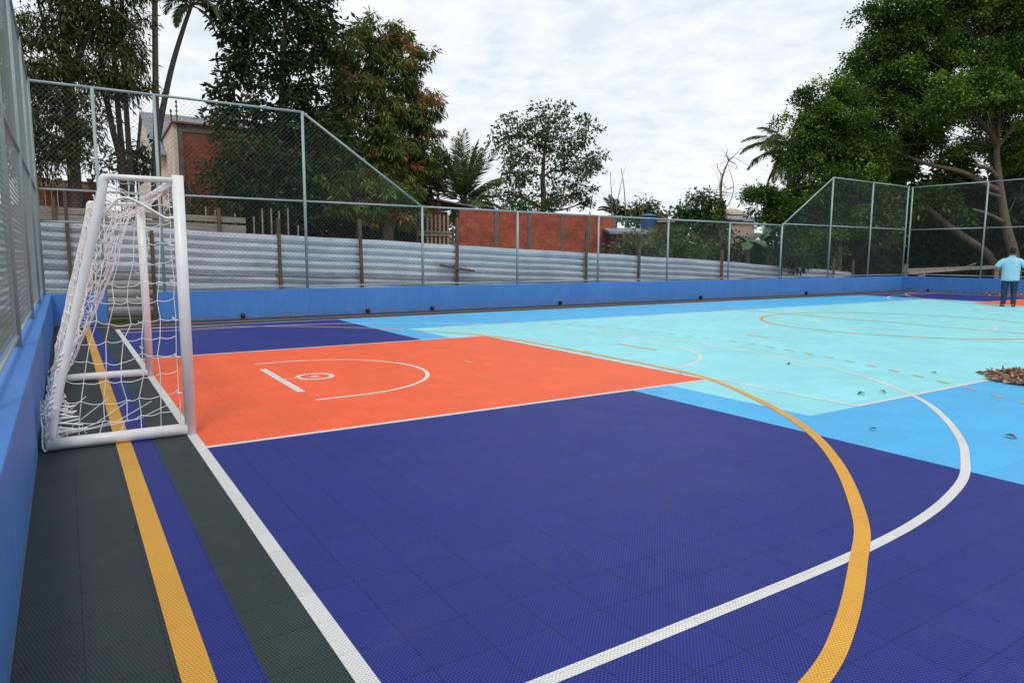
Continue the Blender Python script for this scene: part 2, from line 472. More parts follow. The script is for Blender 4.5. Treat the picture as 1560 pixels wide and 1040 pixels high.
FYF = YW+0.08
def far_fence():
    t = thing('chain_link_fence', 'long chain-link fence on the far blue wall, tall at both ends', 'fence', (15, FYF, WH))
    xs = [-1.21, -0.13, 1.0, 4.15, 7.26, 10.3, 13.35, 16.4, 19.5, 22.5, 25.65, 28.58, 31.42]
    X, Z = [-1.21, 4.15, 7.26, 22.5, 25.65, 31.42], [4.84, 4.84, 2.76, 2.70, 4.70, 4.66]
    zt = lambda x: lin(x, X, Z)
    for i, x in enumerate(xs):
        base = 0.0 if x in (-0.13, 1.0) else WH-0.02
        tubepart('post', [(x, FYF, base), (x, FYF, zt(x)+0.02)], 0.034, t)
    for i in range(len(xs)-1):
        a, b = xs[i], xs[i+1]
        tubepart('top_rail', [(a, FYF, zt(a)), (b, FYF, zt(b))], 0.027, t)
        if zt(a) > 3 or zt(b) > 3:
            tubepart('middle_rail', [(a, FYF, 2.76), (b, FYF, 2.76)], 0.024, t)
        if a != -0.13:
            tubepart('bottom_rail', [(a, FYF, WH+0.07), (b, FYF, WH+0.07)], 0.018, t)
        zb = WH+0.07
        if a == -0.13: zb = 2.1
        if a < 0.5: tubepart('cross_rail', [(a, FYF, 2.12), (b, FYF, 2.12)], 0.022, t)
        wire_panel('x', FYF, a+0.03, b-0.03, zb, zt(a), zt(b), parent=t)
far_fence()
FXL = XW0-0.14
def side_fence(fx, ys, label, ztop):
    t = thing('chain_link_fence', label, 'fence', (fx, 0, WH))
    for y in ys:
        tubepart('post', [(fx, y, WH-0.02), (fx, y, ztop+0.02)], 0.034, t)
    for a, b in zip(ys[:-1], ys[1:]):
        b2 = b if b < 8.5 else b-0.05
        tubepart('top_rail', [(fx, a, ztop), (fx, b2, ztop)], 0.027, t)
        tubepart('middle_rail', [(fx, a, 2.74), (fx, b2, 2.74)], 0.024, t)
        tubepart('bottom_rail', [(fx, a, WH+0.09), (fx, b2, WH+0.09)], 0.018, t)
        wire_panel('y', fx, a+0.03, b2-0.03, WH+0.09, ztop, ztop, parent=t)
side_fence(FXL, [-9.9, -6.9, -3.85, -0.8, 2.35, 5.45, 8.48], 'tall chain-link fence on the blue wall behind the goal, seen edge-on at the left', 4.84)
side_fence(XW1+0.1, [-9.9, -6.7, -3.6, -0.55, 2.45, 5.4, 8.44], 'tall chain-link fence on the end wall behind the man at the right', 4.62)

# ------------------------------------------------------------------ drain stubs along the wall foot
M_BLACK = mat('black plastic', (0.012, 0.012, 0.013), 0.5, 0.4)
def drain(x, y, ax, label):
    t = thing('drain_pipe', label, 'drain pipe', (x, y, 0.07), 'black drain pipe stubs at the wall foot')
    d = np.array((0, -1, 0.0) if ax == 'y' else (-1, 0, 0.0)); c = np.array((x, y, 0.075))
    a = MB(); a.tube([c, c+d*0.09, c+d*0.09+np.array((0, 0, -0.004))], [0.045, 0.045, 0.03], 14)
    a.build('pipe', M_BLACK, t)
    b = MB(); b.tube([c+d*0.055, c+d*0.075], [0.056, 0.056], 14); b.build('collar', M_BLACK, t)
    e = MB(); e.box(c[0]-0.03, c[0]+0.03, c[1]-0.03, c[1]+0.03, 0.0005, 0.035)
    if ax == 'y': e.v = [(p[0], p[1]-0.05, p[2]) for p in e.v]
    else: e.v = [(p[0]-0.05, p[1], p[2]) for p in e.v]
    e.build('bracket', M_BLACK, t)
for x, lb in ((2.59, 'black drain stub on the blue wall nearest the goal'), (5.64, 'black drain stub on the blue wall above the indigo and blue colour edge'),
              (7.47, 'black drain stub on the blue wall, third from the goal'), (11.79, 'black drain stub on the blue wall below the brick wall'),
              (17.98, 'black drain stub on the blue wall below the bare dead tree'), (24.1, 'black drain stub on the blue wall where the far fence steps up')):
    drain(x, YW, 'y', lb)
drain(XW1, 7.38, 'x', 'black drain stub on the end wall just right of the far corner')
# ------------------------------------------------------------------ goal and its net
M_GOAL = varied('white goal paint', (0.74, 0.74, 0.75), 0.35, 0.5, 3, 0.08)
M_NET = mat('white net cord', (0.80, 0.80, 0.81), 0.8, 0.2)
GY0, GY1, GH, GXF, GXT, GXB = -2.18, 1.06, 2.06, -0.03, -0.54, -1.0
def build_goal():
    g = thing('goal', 'white tube football goal standing on the base line at the left', 'goal', (-0.5, -0.56, 0))
    for y in (GY0, GY1):
        tubepart('post', [(GXF, y, 0.0), (GXF, y, GH+0.04)], 0.044, g, M_GOAL, 16)
        tubepart('ground_bar', [(GXF-0.03, y, 0.048), (GXB-0.03, y, 0.048)], 0.047, g, M_GOAL, 14)
        tubepart('top_stay', [(GXF-0.04, y, GH), (GXT, y, GH)], 0.023, g, M_GOAL, 12)
        mb = MB(); pts = smooth([(GXT+0.02, y, GH+0.0), (GXT-0.005, y, GH-0.03), (GXT-0.025, y, GH-0.16), (-0.725, y, 1.26), (-0.94, y, 0.39), (GXB+0.005, y, 0.08)], 4)
        mb.tube(pts, 0.032, 12); mb.build('rear_pole', M_GOAL, g, smooth=True)
    tubepart('crossbar', [(GXF, GY0+0.04, GH), (GXF, GY1-0.04, GH)], 0.044, g, M_GOAL, 16)
    tubepart('rear_bar', [(GXB-0.02, GY0+0.05, 0.05), (GXB-0.02, GY1-0.05, 0.05)], 0.035, g, M_GOAL, 12)
    # cord hooks along the near post
    for z in np.arange(0.35, 2.0, 0.3):
        for y in (GY0, GY1):
            mb = MB(); mb.tube([(GXF-0.05, y, z), (GXF-0.085, y, z+0.005), (GXF-0.09, y, z+0.03)], 0.007, 6); mb.build('net_hook', M_GOAL, g)
build_goal()

def build_net():
    rnd = random.Random(4); R = 0.0030
    t = thing('goal_net', 'loose white cord net hanging from the white goal frame', 'net', (-0.7, -0.56, 0.05))
    def cord(mb, pts, r=R): mb.tube(pts, r, 4, caps=False)
    def xr(z):            # rear pole x at height z
        return lin(z, [0.05, 0.39, 1.26, 1.90, 2.06], [GXB, -0.94, -0.725, GXT-0.025, GXT])
    def grid(mb, fn, nu, nv, sub=3, amp=0.012, r=R):
        J = np.array([[[rnd.gauss(0, amp) for _ in range(3)] for _ in range(nv+1)] for _ in range(nu+1)])
        # long soft waves
        ph = [rnd.uniform(0, 6) for _ in range(6)]
        def pt(i, j):
            i0, j0 = min(int(i), nu-1), min(int(j), nv-1); a, b = i-i0, j-j0
            jj = (J[i0, j0]*(1-a)*(1-b) + J[i0+1, j0]*a*(1-b) + J[i0, j0+1]*(1-a)*b + J[i0+1, j0+1]*a*b)
            e = math.sin(math.pi*min(1, max(0, i/nu)))
            return np.array(fn(i/nu, j/nv)) + jj*(0.3+0.7*e)
        for j in range(nv+1):
            pts = []
            for q in range(nu*sub+1):
                p = pt(q/sub, j); fr = (q % sub)/sub
                p[2] -= 0.016*math.sin(math.pi*fr)
                pts.append(p)
            cord(mb, pts, r)
        for i in range(nu+1):
            cord(mb, [pt(i, q/sub) for q in range(nv*sub+1)], r)
    # near side: squares between front post and rear pole, bunched towards the rear foot
    mb = MB()
    def near(a, b):
        z = 2.04 - 1.97*b
        x0, x1 = GXF-0.07, xr(max(z, 0.06))+0.02
        x = x0 + (x1-x0)*a
        sag = -0.05*math.sin(math.pi*a)*(0.4+0.6*b)
        yy = GY0 + 0.03 + 0.10*math.sin(math.pi*a)*math.sin(math.pi*min(1, b*1.1))
        return (x, yy, max(0.035, z+sag*(1 if b < 0.93 else 0.3)))
    grid(mb, near, 6, 13, 4, 0.016)
    for k in range(5):                     # slack strands pulled to the rear foot
        x = -0.15-0.15*k
        cord(mb, [(x, GY0+0.09, 0.26+0.03*k), (x-0.25, GY0+0.07, 0.16), (-0.88, GY0+0.05, 0.11), (GXB+0.02, GY0+0.04, 0.09)])
    mb.build('side_panel', M_NET, t)
    # far side: pulled into a slack triangle from the top corner to the rear foot
    mb = MB()
    def farp(a, b):
        z = 2.03 - 1.93*b
        x1 = xr(max(z, 0.06))+0.02
        x0 = (GXF-0.08)*(1-b) + (GXB+0.10)*b + 0.05*math.sin(math.pi*b)
        return (x0+(x1-x0)*a, GY1-0.04-0.10*math.sin(math.pi*a)*math.sin(math.pi*b), z-0.05*math.sin(math.pi*a))
    grid(mb, farp, 15, 24, 3, 0.022, 0.0046)
    for k in range(3):
        cord(mb, [farp(0.0+0.015*k*math.sin(q), q/12) for q in range(13)], 0.009)
    mb.build('side_panel', M_NET, t)
    # back: between the rear poles, hanging loose
    mb = MB()
    def back(a, b):
        z = 2.0 - 1.93*b
        y = GY0 + 0.03 + (GY1-GY0-0.06)*a
        bulge = 0.10*math.sin(math.pi*a)*math.sin(math.pi*b) + 0.03*math.sin(9*a+4*b)*b
        return (xr(max(z, 0.06)) + bulge - 0.02, y, max(0.03, z - 0.07*math.sin(math.pi*a)*(1-b)))
    grid(mb, back, 26, 20, 2, 0.02, 0.004)
    mb.build('back_panel', M_NET, t)
    # roof: sagging, with a slack border rope
    mb = MB()
    def roof(a, b):
        x = GXF-0.05 + (GXT-GXF+0.06)*a
        y = GY0 + 0.03 + (GY1-GY0-0.06)*b
        return (x, y, 2.02 - 0.13*math.sin(math.pi*a)*(0.5+0.5*math.sin(math.pi*b)) - 0.03*math.sin(math.pi*b))
    grid(mb, roof, 4, 20, 3, 0.02)
    rope = smooth([(-0.055, 1.92, 0), (-0.04, 1.80, 0), (-0.12, 1.765, 0), (-0.22, 1.82, 0), (-0.36, 1.90, 0), (-0.45, 1.90, 0), (-0.52, 1.82, 0), (-0.60, 1.72, 0)], 6)
    cord(mb, [(q[0], GY0+0.02, q[1]) for q in rope], 0.011)
    mb.build('roof_panel', M_NET, t)
    # crumpled net at the rear foot and along the rear bar
    mb = MB()
    for k in range(46):
        y = GY0 + rnd.random()**2.2*(GY1-GY0-0.1)+0.02
        x = GXB + rnd.uniform(-0.05, 0.03); z = rnd.uniform(0.03, 0.42 if y < GY0+0.4 else 0.2)
        pts = [np.array((x, y, z))]
        for q in range(5):
            pts.append(pts[-1] + np.array((rnd.gauss(0.0, 0.03), rnd.gauss(0.02, 0.06), rnd.gauss(-0.012, 0.045))))
        pts = [np.array((min(max(p[0], GXB-0.05), GXB+0.13), p[1], max(0.015, p[2]))) for p in pts]
        cord(mb, smooth(pts, 3), 0.0055)
    for k in range(16):
        z0 = 0.75 - 0.04*k
        cord(mb, [(xr(z0)-0.01, GY0-0.02, z0), (xr(z0)-0.045, GY0-0.03+rnd.gauss(0, .015), z0-0.02), (xr(z0)-0.04, GY0-0.01, z0-0.05), (xr(z0)+0.0, GY0, z0-0.07)], 0.006)
    for k in range(9):
        z0 = 0.42 - 0.035*k
        cord(mb, [(GXB+0.05, GY0+0.01, z0), (GXB+0.12+0.012*k+rnd.gauss(0, .02), GY0+0.02, z0-0.015+rnd.gauss(0, .02)), (GXB+0.13+0.014*k+rnd.gauss(0, .02), GY0+0.02, z0-0.045+rnd.gauss(0, .02)), (GXB+0.04, GY0+0.02, z0-0.05)], 0.006)
    mb.build('bunched_cord', M_NET, t)['kind'] = 'stuff'
build_net()

# ------------------------------------------------------------------ corrugated metal hoarding behind the far wall
def galv(name, base, rough):
    m = mat(name, base, rough, 0.5, 0.55); k = NT(m); v = k.coord((1, 1, 1))
    a = k.noise(v, 1.4, 6, 0.65); b = k.noise(k.coord((0.7, 1, 7)), 3.5, 5, 0.65); c = k.noise(v, 26, 3, 0.6)
    f = k.math('ADD', k.math('ADD', k.math('MULTIPLY', a, 0.45), k.math('MULTIPLY', b, 0.35)), k.math('MULTIPLY', c, 0.2))
    k.base(k.ramp(f, [(0.34, tuple(x*0.66 for x in base)), (0.5, base), (0.66, tuple(min(1, x*1.18) for x in base))]))
    k.rough(k.math('MULTIPLY_ADD', a, 0.3, rough-0.15))
    k.bump(a, 0.25, 0.03)
    return m
M_GALV = [galv('galvanised sheet', (0.58, 0.615, 0.65), 0.40), galv('dull galvanised sheet', (0.51, 0.565, 0.62), 0.44), galv('old zinc sheet', (0.44, 0.44, 0.44), 0.55)]
M_OLDWOOD = varied('weathered wood', (0.12, 0.085, 0.065), 0.9, 0.15, 2.5, 0.5, bump=0.3, stretch=(6, 6, 0.8))
M_GREYWOOD = varied('grey weathered board', (0.24, 0.22, 0.19), 0.9, 0.15, 2.0, 0.5, bump=0.3, stretch=(0.8, 6, 9))
M_PALEWOOD = varied('pale raw timber', (0.36, 0.27, 0.20), 0.85, 0.2, 2.0, 0.35, bump=0.2, stretch=(0.8, 6, 8))
HY = 10.0
def htop(x): return lin(x, [-4, -1.2, 1.2, 3.8, 7.9, 11.0, 15.4, 16.3, 20.9, 27.3, 29.4], [2.35, 2.20, 2.09, 1.98, 1.84, 1.72, 1.54, 1.50, 1.31, 0.96, 0.84])
def gz(x): return -0.14 - min(1.4, max(0, (x-6)*0.045))
def hoarding():
    rnd = random.Random(9)
    t = thing('corrugated_fence', 'corrugated metal sheet hoarding on rough wooden posts behind the far fence', 'fence', (12, HY, 0))
    xs = [-4.2, -0.7, 1.0, 3.83, 6.0, 9.0, 13.9, 16.3, 20.65, 24.3, 28.1, 29.5]
    pitch = 0.20; prof = [(0.0, 0.0), (0.034, 0.0), (0.040, 0.075), (0.120, 0.080), (0.194, 0.064)]
    for i in range(len(xs)-1):
        a, b = xs[i], xs[i+1]
        low = rnd.uniform(-0.02, 0.02)
        rows = 2 if a < 16 else 1
        for row in range(rows):
            mb = MB(); drop = 0.0 if row == 0 else 1.03
            tilt = rnd.uniform(-0.045, 0.045) if row == 1 else (0.01 if i % 2 else -0.01)
            ya = HY + (0.012 if i % 2 else 0.0) + (0.045 if row == 1 else 0)
            hgt = 1.1 if rows == 2 else 1.4
            n = 14
            zs = []
            d = 0.0
            while d < hgt:
                for (pz, py) in prof:
                    if d+pz <= hgt: zs.append((d+pz, py))
                d += pitch
            zs.append((hgt, 0.0))
            cols = []
            for q in range(n+1):
                s = q/n; x = a-0.06 + (b-a+0.12)*s
                zt = htop(x) - drop + tilt*(s-0.5) + low*0.5 + 0.008*math.sin(x*2.1+row)
                dent = 0.012*math.sin(x*1.7+i*2)
                cols.append([(x, ya - py + dent*math.sin(dz*4), zt-dz) for dz, py in zs])
            cols2 = [[(p[0], p[1]+0.004, p[2]) for p in c] for c in cols]
            m = len(zs)
            for g_, flip in ((cols, False), (cols2, True)):
                base = len(mb.v)
                for c in g_: mb.v += [tuple(p) for p in c]
                for q in range(n):
                    for j in range(m-1):
                        f = (base+q*m+j, base+q*m+j+1, base+(q+1)*m+j+1, base+(q+1)*m+j)
                        mb.face(f if not flip else f[::-1])
            mb.build('metal_sheet', M_GALV[2] if (row == 1 and i in (1,)) else M_GALV[0 if a < 8 and i % 3 else 1], t)
    tops = [None, (-0.72, 3.0), (0.93, 2.02), (3.83, 2.39), (6.0, 2.43), (9.0, 2.42), (13.9, 2.35), (16.3, 1.85), (20.65, 1.77), (24.3, 1.58), (28.1, 1.42), (29.6, 1.36)]
    for k in tops[1:]:
        x, z = k; mb = MB(); ln = rnd.uniform(-0.06, 0.06); w = rnd.uniform(0.09, 0.13)
        zb = gz(x)
        if x > 29: w = 0.1
        mb.beam((x-ln, HY-0.12, zb), (x, HY-0.10, z), w, 0.07, up=(1, 0, 0))
        mb.build('post', M_OLDWOOD, t, bevel=0.006)
    # stain panel: a dull dark patch of tar on one sheet
hoarding()
mb = MB()
a, b = P(670, 404, 9.78), P(723, 413, 9.80)
mb.beam(a, b, 0.03, 0.07)
o = mb.build('broken_plank', M_OLDWOOD, bevel=0.004); tag(o, 'broken dark plank nailed slantwise across a post on the metal hoarding', 'plank')

# grey board fence standing further back at the left
def boards():
    rnd = random.Random(3)
    t = thing('board_fence', 'old grey board fence behind the metal hoarding at the far left', 'fence', (0.6, 11.6, 0))
    for k in range(4):
        z = 1.98+0.17*k
        mb = MB()
        mb.beam((-3.8, 11.6, z+0.12+rnd.uniform(-.03, .03)), (3.4, 11.6, z-0.12+rnd.uniform(-.03, .03)), 0.03, 0.15)
        mb.build('board', M_GREYWOOD, t, bevel=0.004)
    for x in (-2.9, -1.0, 0.9, 2.7):
        mb = MB(); mb.beam((x, 11.55, -0.14), (x+rnd.uniform(-.05, .05), 11.55, 2.75+rnd.uniform(-.1, .2)), 0.11, 0.08, up=(1, 0, 0)); mb.build('post', M_OLDWOOD, t, bevel=0.006)
    for k in range(11):
        x = 2.4 + 0.24*k
        mb = MB(); mb.beam((x, 11.66, -0.14), (x+rnd.uniform(-.04, .04), 11.66, 2.55+rnd.uniform(-.3, .25)), 0.07, 0.03, up=(1, 0, 0)); mb.build('picket', M_GREYWOOD, t)
boards()

# ------------------------------------------------------------------ masonry materials
def brick_mat(name, c1, c2, mortar, bw, bh, ax=0, ms=0.012):
    m = mat(name, c1, 0.9, 0.15); k = NT(m)
    c = k.n('ShaderNodeTexCoord'); sp = k.n('ShaderNodeSeparateXYZ'); k.t.links.new(c.outputs['Object'], sp.inputs[0])
    cv = k.n('ShaderNodeCombineXYZ'); k.put(cv.inputs[0], sp.outputs[ax]); k.put(cv.inputs[1], sp.outputs[2])
    b = k.n('ShaderNodeTexBrick'); k.t.links.new(cv.outputs[0], b.inputs['Vector'])
    b.inputs['Scale'].default_value = 1.0; b.inputs['Brick Width'].default_value = bw; b.inputs['Row Height'].default_value = bh
    b.inputs['Mortar Size'].default_value = ms; b.inputs['Mortar Smooth'].default_value = 0.2
    b.inputs['Color1'].default_value = (*c1, 1); b.inputs['Color2'].default_value = (*c2, 1); b.inputs['Mortar'].default_value = (*mortar, 1)
    n1 = k.noise(k.coord(), 1.2, 6, 0.65); n2 = k.noise(k.coord(), 12, 3, 0.6)
    st = k.ramp(k.math('ADD', k.math('MULTIPLY', n1, 0.7), k.math('MULTIPLY', n2, 0.3)), [(0.38, 0.55), (0.6, 1.08)])
    vm = k.n('ShaderNodeVectorMath', operation='MULTIPLY'); k.put(vm.inputs[0], b.outputs[0]); k.put(vm.inputs[1], st)
    k.base(vm.outputs[0]); k.bump(b.outputs['Fac'], -0.4, 0.02)
    return m
M_BRICK = brick_mat('red hollow brick', (0.48, 0.10, 0.05), (0.37, 0.075, 0.04), (0.17, 0.10, 0.075), 0.32, 0.21)
M_BRICKY = brick_mat('red hollow brick side', (0.40, 0.085, 0.045), (0.30, 0.06, 0.035), (0.16, 0.11, 0.09), 0.32, 0.21, 1)
M_BRICKDARK = brick_mat('dull red brick', (0.33, 0.09, 0.045), (0.24, 0.065, 0.035), (0.11, 0.08, 0.065), 0.3, 0.2)
M_CONC = varied('raw concrete', (0.15, 0.13, 0.115), 0.95, 0.1, 2, 0.4)
M_CREAM = varied('cream render', (0.70, 0.60, 0.50), 0.9, 0.15, 0.9, 0.18)
M_FIBRO = varied('grey fibre cement roof', (0.20, 0.215, 0.24), 0.85, 0.2, 1.2, 0.3, stretch=(1, 3, 1))
M_TILE = varied('terracotta edge', (0.30, 0.10, 0.06), 0.9, 0.15, 3, 0.3)
M_DARK = mat('dark opening', (0.012, 0.011, 0.010), 0.9, 0.1)
M_RUST = varied('rusty tin', (0.26, 0.10, 0.045), 0.9, 0.2, 1.4, 0.6)

# brick boundary wall with concrete columns
def brick_wall():
    Y = 19.0; x0, x1 = P(700, 330, Y)[0], P(937, 330, Y)[0]
    zt = P(820, 324.5, Y)[2]
    t = thing('brick_wall', 'red hollow-brick wall with grey concrete columns beyond the metal hoarding', 'wall', ((x0+x1)/2, Y, 0))
    cols = [P(u, 340, Y)[0] for u in (756, 807, 857, 897)] + [x1-0.06]
    edges = [x0] + [c for c in cols]
    for i in range(len(edges)-1):
        a, b = edges[i] + (0.11 if i else 0), edges[i+1]-0.11
        mb = MB()
        mb.box(a, b, Y, Y+0.14, -0.9, zt-0.03*(i % 2)); mb.build('brick_panel', M_BRICK, t)
    mb = MB()      # toothed broken left end
    for k in range(8): mb.box(x0-0.16*(k % 2)-0.02, x0-0.001, Y+0.002, Y+0.138, zt-0.42-0.21*k, zt-0.23-0.21*k)
    mb.build('broken_brick_end', M_BRICK, t)
    for c in cols:
        mb = MB(); mb.box(c-0.11, c+0.11, Y-0.03, Y+0.17, -0.9, zt+0.02); mb.build('concrete_column', M_CONC, t, bevel=0.01)
brick_wall()

def shed():
    Y = 20.6
    a = P(655, 310, Y); k = mpp(a)
    x0, x1 = P(640, 310, Y)[0], P(671, 310, Y)[0]
    zt = P(655, 305, Y)[2]
    t = thing('brick_shed', 'dull brick shed with a sloping dark roof left of the long brick wall', 'shed', ((x0+x1)/2, Y, 0))
    mb = MB(); mb.box(x0-2.2, x1, Y, Y+2.6, -0.6, zt-0.04); mb.build('brick_wall', M_BRICKDARK, t)
    mb = MB(); mb.box(x1-0.22, x1+0.02, Y-0.04, Y-0.001, -0.6, zt-0.05); mb.build('corner_pier', M_BRICK, t)
    b = P(722, 316.5, Y)
    mb = MB(); mb.hexa([(x0-2.4, Y-0.25, zt-0.02), (x1-0.6, Y-0.25, zt+0.02), (x1-0.6, Y+2.8, zt+0.02), (x0-2.4, Y+2.8, zt-0.02), (x0-2.4, Y-0.25, zt+0.06), (x1-0.6, Y-0.25, zt+0.09), (x1-0.6, Y+2.8, zt+0.09), (x0-2.4, Y+2.8, zt+0.06)]); mb.build('roof', M_FIBRO, t)
    mb = MB(); mb.hexa([(x1-0.6, Y-0.25, zt+0.02), (b[0], Y-0.25, b[2]), (b[0], Y+2.8, b[2]), (x1-0.6, Y+2.8, zt+0.02), (x1-0.6, Y-0.25, zt+0.09), (b[0], Y-0.25, b[2]+0.06), (b[0], Y+2.8, b[2]+0.06), (x1-0.6, Y+2.8, zt+0.09)]); mb.build('lean_to_roof', M_FIBRO, t)
    mb = MB(); mb.box(x1+0.05, b[0]-0.2, Y+2.3, Y+2.5, -0.6, b[2]-0.1); mb.build('back_wall', M_BRICKDARK, t)
    mb = MB(); mb.tube([(b[0]-0.15, Y, -0.6), (b[0]-0.15, Y, b[2])], 0.06, 8); mb.build('roof_post', M_OLDWOOD, t)
shed()

def pallet():
    Y = 18.2; o_ = P(669, 342, Y)
    t = thing('wooden_pallet', 'pale wooden pallet gate standing upright in front of the brick shed', 'pallet', (o_[0], Y, 0))
    for k in range(6):
        a, b = P(651+7.4*k*0.85, 326+0.3*k, Y), P(651+7.4*k*0.85, 352, Y)
        mb = MB(); mb.beam((a[0], Y, b[2]-1.1), (a[0], Y, a[2]), 0.09, 0.025, up=(0, 1, 0)); mb.build('slat', M_PALEWOOD, t)
    for v in (353, 357.5):
        a, b = P(634, v, Y-0.05), P(692, v+0.8, Y-0.05)
        mb = MB(); mb.beam(a, b, 0.03, 0.07); mb.build('cross_bar', M_GREYWOOD, t)
    for u in (636, 690):
        a = P(u, 352, Y-0.09); mb = MB(); mb.beam((a[0], Y-0.09, -0.7), (a[0], Y-0.09, a[2]+0.15), 0.07, 0.06, up=(0, 1, 0)); mb.build('leg', M_OLDWOOD, t)
pallet()

def house_left():
    # brick outbuilding with a cream end wall
    Y = 20.0; c = P(270, 188, Y); xr = P(470, 205, Y)[0]; Yb = 25.0
    top_r = c[2]-0.02
    e = P(243, 222, Yb)
    t = thing('brick_outbuilding', 'red brick outbuilding with a cream end wall and terracotta edge, behind the goal', 'building', (c[0]+2, Y+2, 0))
    zb = -0.14
    mb = MB(); mb.quad((c[0], Y, zb), (xr, Y, zb), (xr, Y, top_r), (c[0], Y, c[2])); mb.quad((c[0], Y+0.15, zb), (c[0], Y+0.15, c[2]), (xr, Y+0.15, top_r), (xr, Y+0.15, zb))
    mb.quad((c[0], Y, c[2]), (xr, Y, top_r), (xr, Y+0.15, top_r), (c[0], Y+0.15, c[2]))
    mb.build('brick_wall', M_BRICKDARK, t)
    mb = MB(); mb.box(c[0]-0.02, c[0]+0.16, Y-0.03, Y-0.002, zb, c[2]); mb.box(c[0]+0.17, xr, Y-0.03, Y-0.002, c[2]-0.28, c[2]-0.04); mb.build('concrete_frame', M_CONC, t)
    mb = MB(); mb.hexa([(c[0]-0.15, Y+0.0, zb), (c[0]-0.004, Y+0.0, zb), (c[0]-0.004, Yb, zb), (e[0], Yb, zb), (c[0]-0.15, Y+0.0, c[2]), (c[0]-0.004, Y+0.0, c[2]), (c[0]-0.004, Yb, e[2]), (e[0], Yb, e[2])])
    mb.build('end_wall', M_CREAM, t)
    mb = MB(); mb.beam((c[0]-0.08, Y-0.05, c[2]+0.03), (e[0]+0.05, Yb, e[2]+0.03), 0.25, 0.06); mb.beam((c[0]-0.2, Y-0.02, c[2]+0.032), (xr, Y-0.02, top_r+0.032), 0.2, 0.06); mb.build('tile_edge', M_TILE, t)
    mb = MB(); mb.hexa([(c[0], Y+0.16, c[2]-0.14), (xr, Y+0.16, c[2]-0.14), (xr, Yb, e[2]-0.16), (c[0], Yb, e[2]-0.16), (c[0], Y+0.16, c[2]-0.06), (xr, Y+0.16, c[2]-0.06), (xr, Yb, e[2]-0.08), (c[0], Yb, e[2]-0.08)]); mb.build('roof', M_FIBRO, t)
    for u, v0 in ((268, 152), (260, 166)):
        a = P(u, v0, Y+0.4); mb = MB(); mb.tube([(a[0], Y+0.4, c[2]-0.06), a], 0.022, 6)
        for q in range(4):
            z = a[2]-0.06-0.16*q; mb.tube([(a[0], Y+0.4, z), (a[0], Y+0.4, z-0.04)], 0.05, 8)
        mb.build('wire_standard', M_OLDWOOD, t)
    for (u0, v0, u1, v1) in ((255, 238, 262, 264), (264, 252, 269, 272)):
        pass
    # cream house behind, grey roof
    Y2 = 27.0; A = P(219, 171, Y2); B = P(352, 186, Y2); ex = P(232, 222, Y2-3.4)
    t = thing('cream_house', 'cream house with a grey sheet roof behind the brick outbuilding at the left', 'house', (A[0]+3, Y2, 0))
    ez = ex[2]-0.5
    def z_of(y): return A[2] - (Y2-y)/(4.6)*(A[2]-ez) if y <= Y2 else A[2] - (y-Y2)/4.6*(A[2]-ez)
    y0, y1 = Y2-4.6, Y2+4.6
    x0, x1 = A[0]-0.05, A[0]+6.5
    mb = MB(); b0 = [(x0, y0+0.3, zb), (x0, y1-0.3, zb), (x0, y1-0.3, z_of(y1-0.3)-0.1), (x0, Y2, A[2]-0.1), (x0, y0+0.3, z_of(y0+0.3)-0.1)]
    mb.quad(*b0[::-1]); mb.quad((x0, y0+0.3, zb), (x1, y0+0.3, zb), (x1, y0+0.3, z_of(y0+.3)-0.1), (x0, y0+0.3, z_of(y0+.3)-0.1)); mb.quad((x1, y1-0.3, zb), (x0, y1-0.3, zb), (x0, y1-0.3, z_of(y0+.3)-0.1), (x1, y1-0.3, z_of(y0+.3)-0.1))
    mb.build('wall', M_CREAM, t)
    mb = MB()
    n = 60
    for side in (0, 1):
        ya, yb = (y0, Y2) if side == 0 else (y1, Y2)
        base = len(mb.v)
        for i in range(n*2+1):
            x = x0-0.12 + (x1-x0+0.24)*i/(n*2); dz = 0.03*(i % 2)
            mb.v += [(x, ya, z_of(ya)+dz), (x, yb, A[2]+dz)]
        for i in range(n*2): mb.face((base+2*i, base+2*i+2, base+2*i+3, base+2*i+1))
    mb.build('roof', M_FIBRO, t)
    mb = MB(); mb.box(x0+1.2, x0+2.1, y0+0.26, y0+0.298, zb+0.9, zb+2.0); mb.build('window', M_DARK, t)
house_left()

def ruin():
    Y = 16.0
    t = thing('brick_rubble_wall', 'low broken wall of rusty red brick under the feathery tree at the far left', 'wall', P(105, 280, Y)*np.array((1, 1, 0)))
    rnd = random.Random(5); mb = MB()
    x0, x1 = P(48, 280, Y)[0], P(160, 280, Y)[0]
    n = 12
    for i in range(n):
        a, b = x0+(x1-x0)*i/n, x0+(x1-x0)*(i+1)/n-0.004
        zt = P(100, 268+rnd.uniform(-8, 8), Y)[2]
        mb.box(a, b, Y, Y+0.14, -0.14, zt)
    mb.build('brick_wall', M_RUST, t)
    mb = MB(); a, b = P(62, 283, Y-0.4), P(135, 288, Y-0.4); mb.hexa([(a[0], Y-1.2, a[2]-0.1), (b[0], Y-1.2, b[2]-0.1), (b[0], Y, b[2]+0.12), (a[0], Y, a[2]+0.12), (a[0], Y-1.2, a[2]-0.07), (b[0], Y-1.2, b[2]-0.07), (b[0], Y, b[2]+0.15), (a[0], Y, a[2]+0.15)])
    mb.build('tin_cover', M_RUST, t)
ruin()
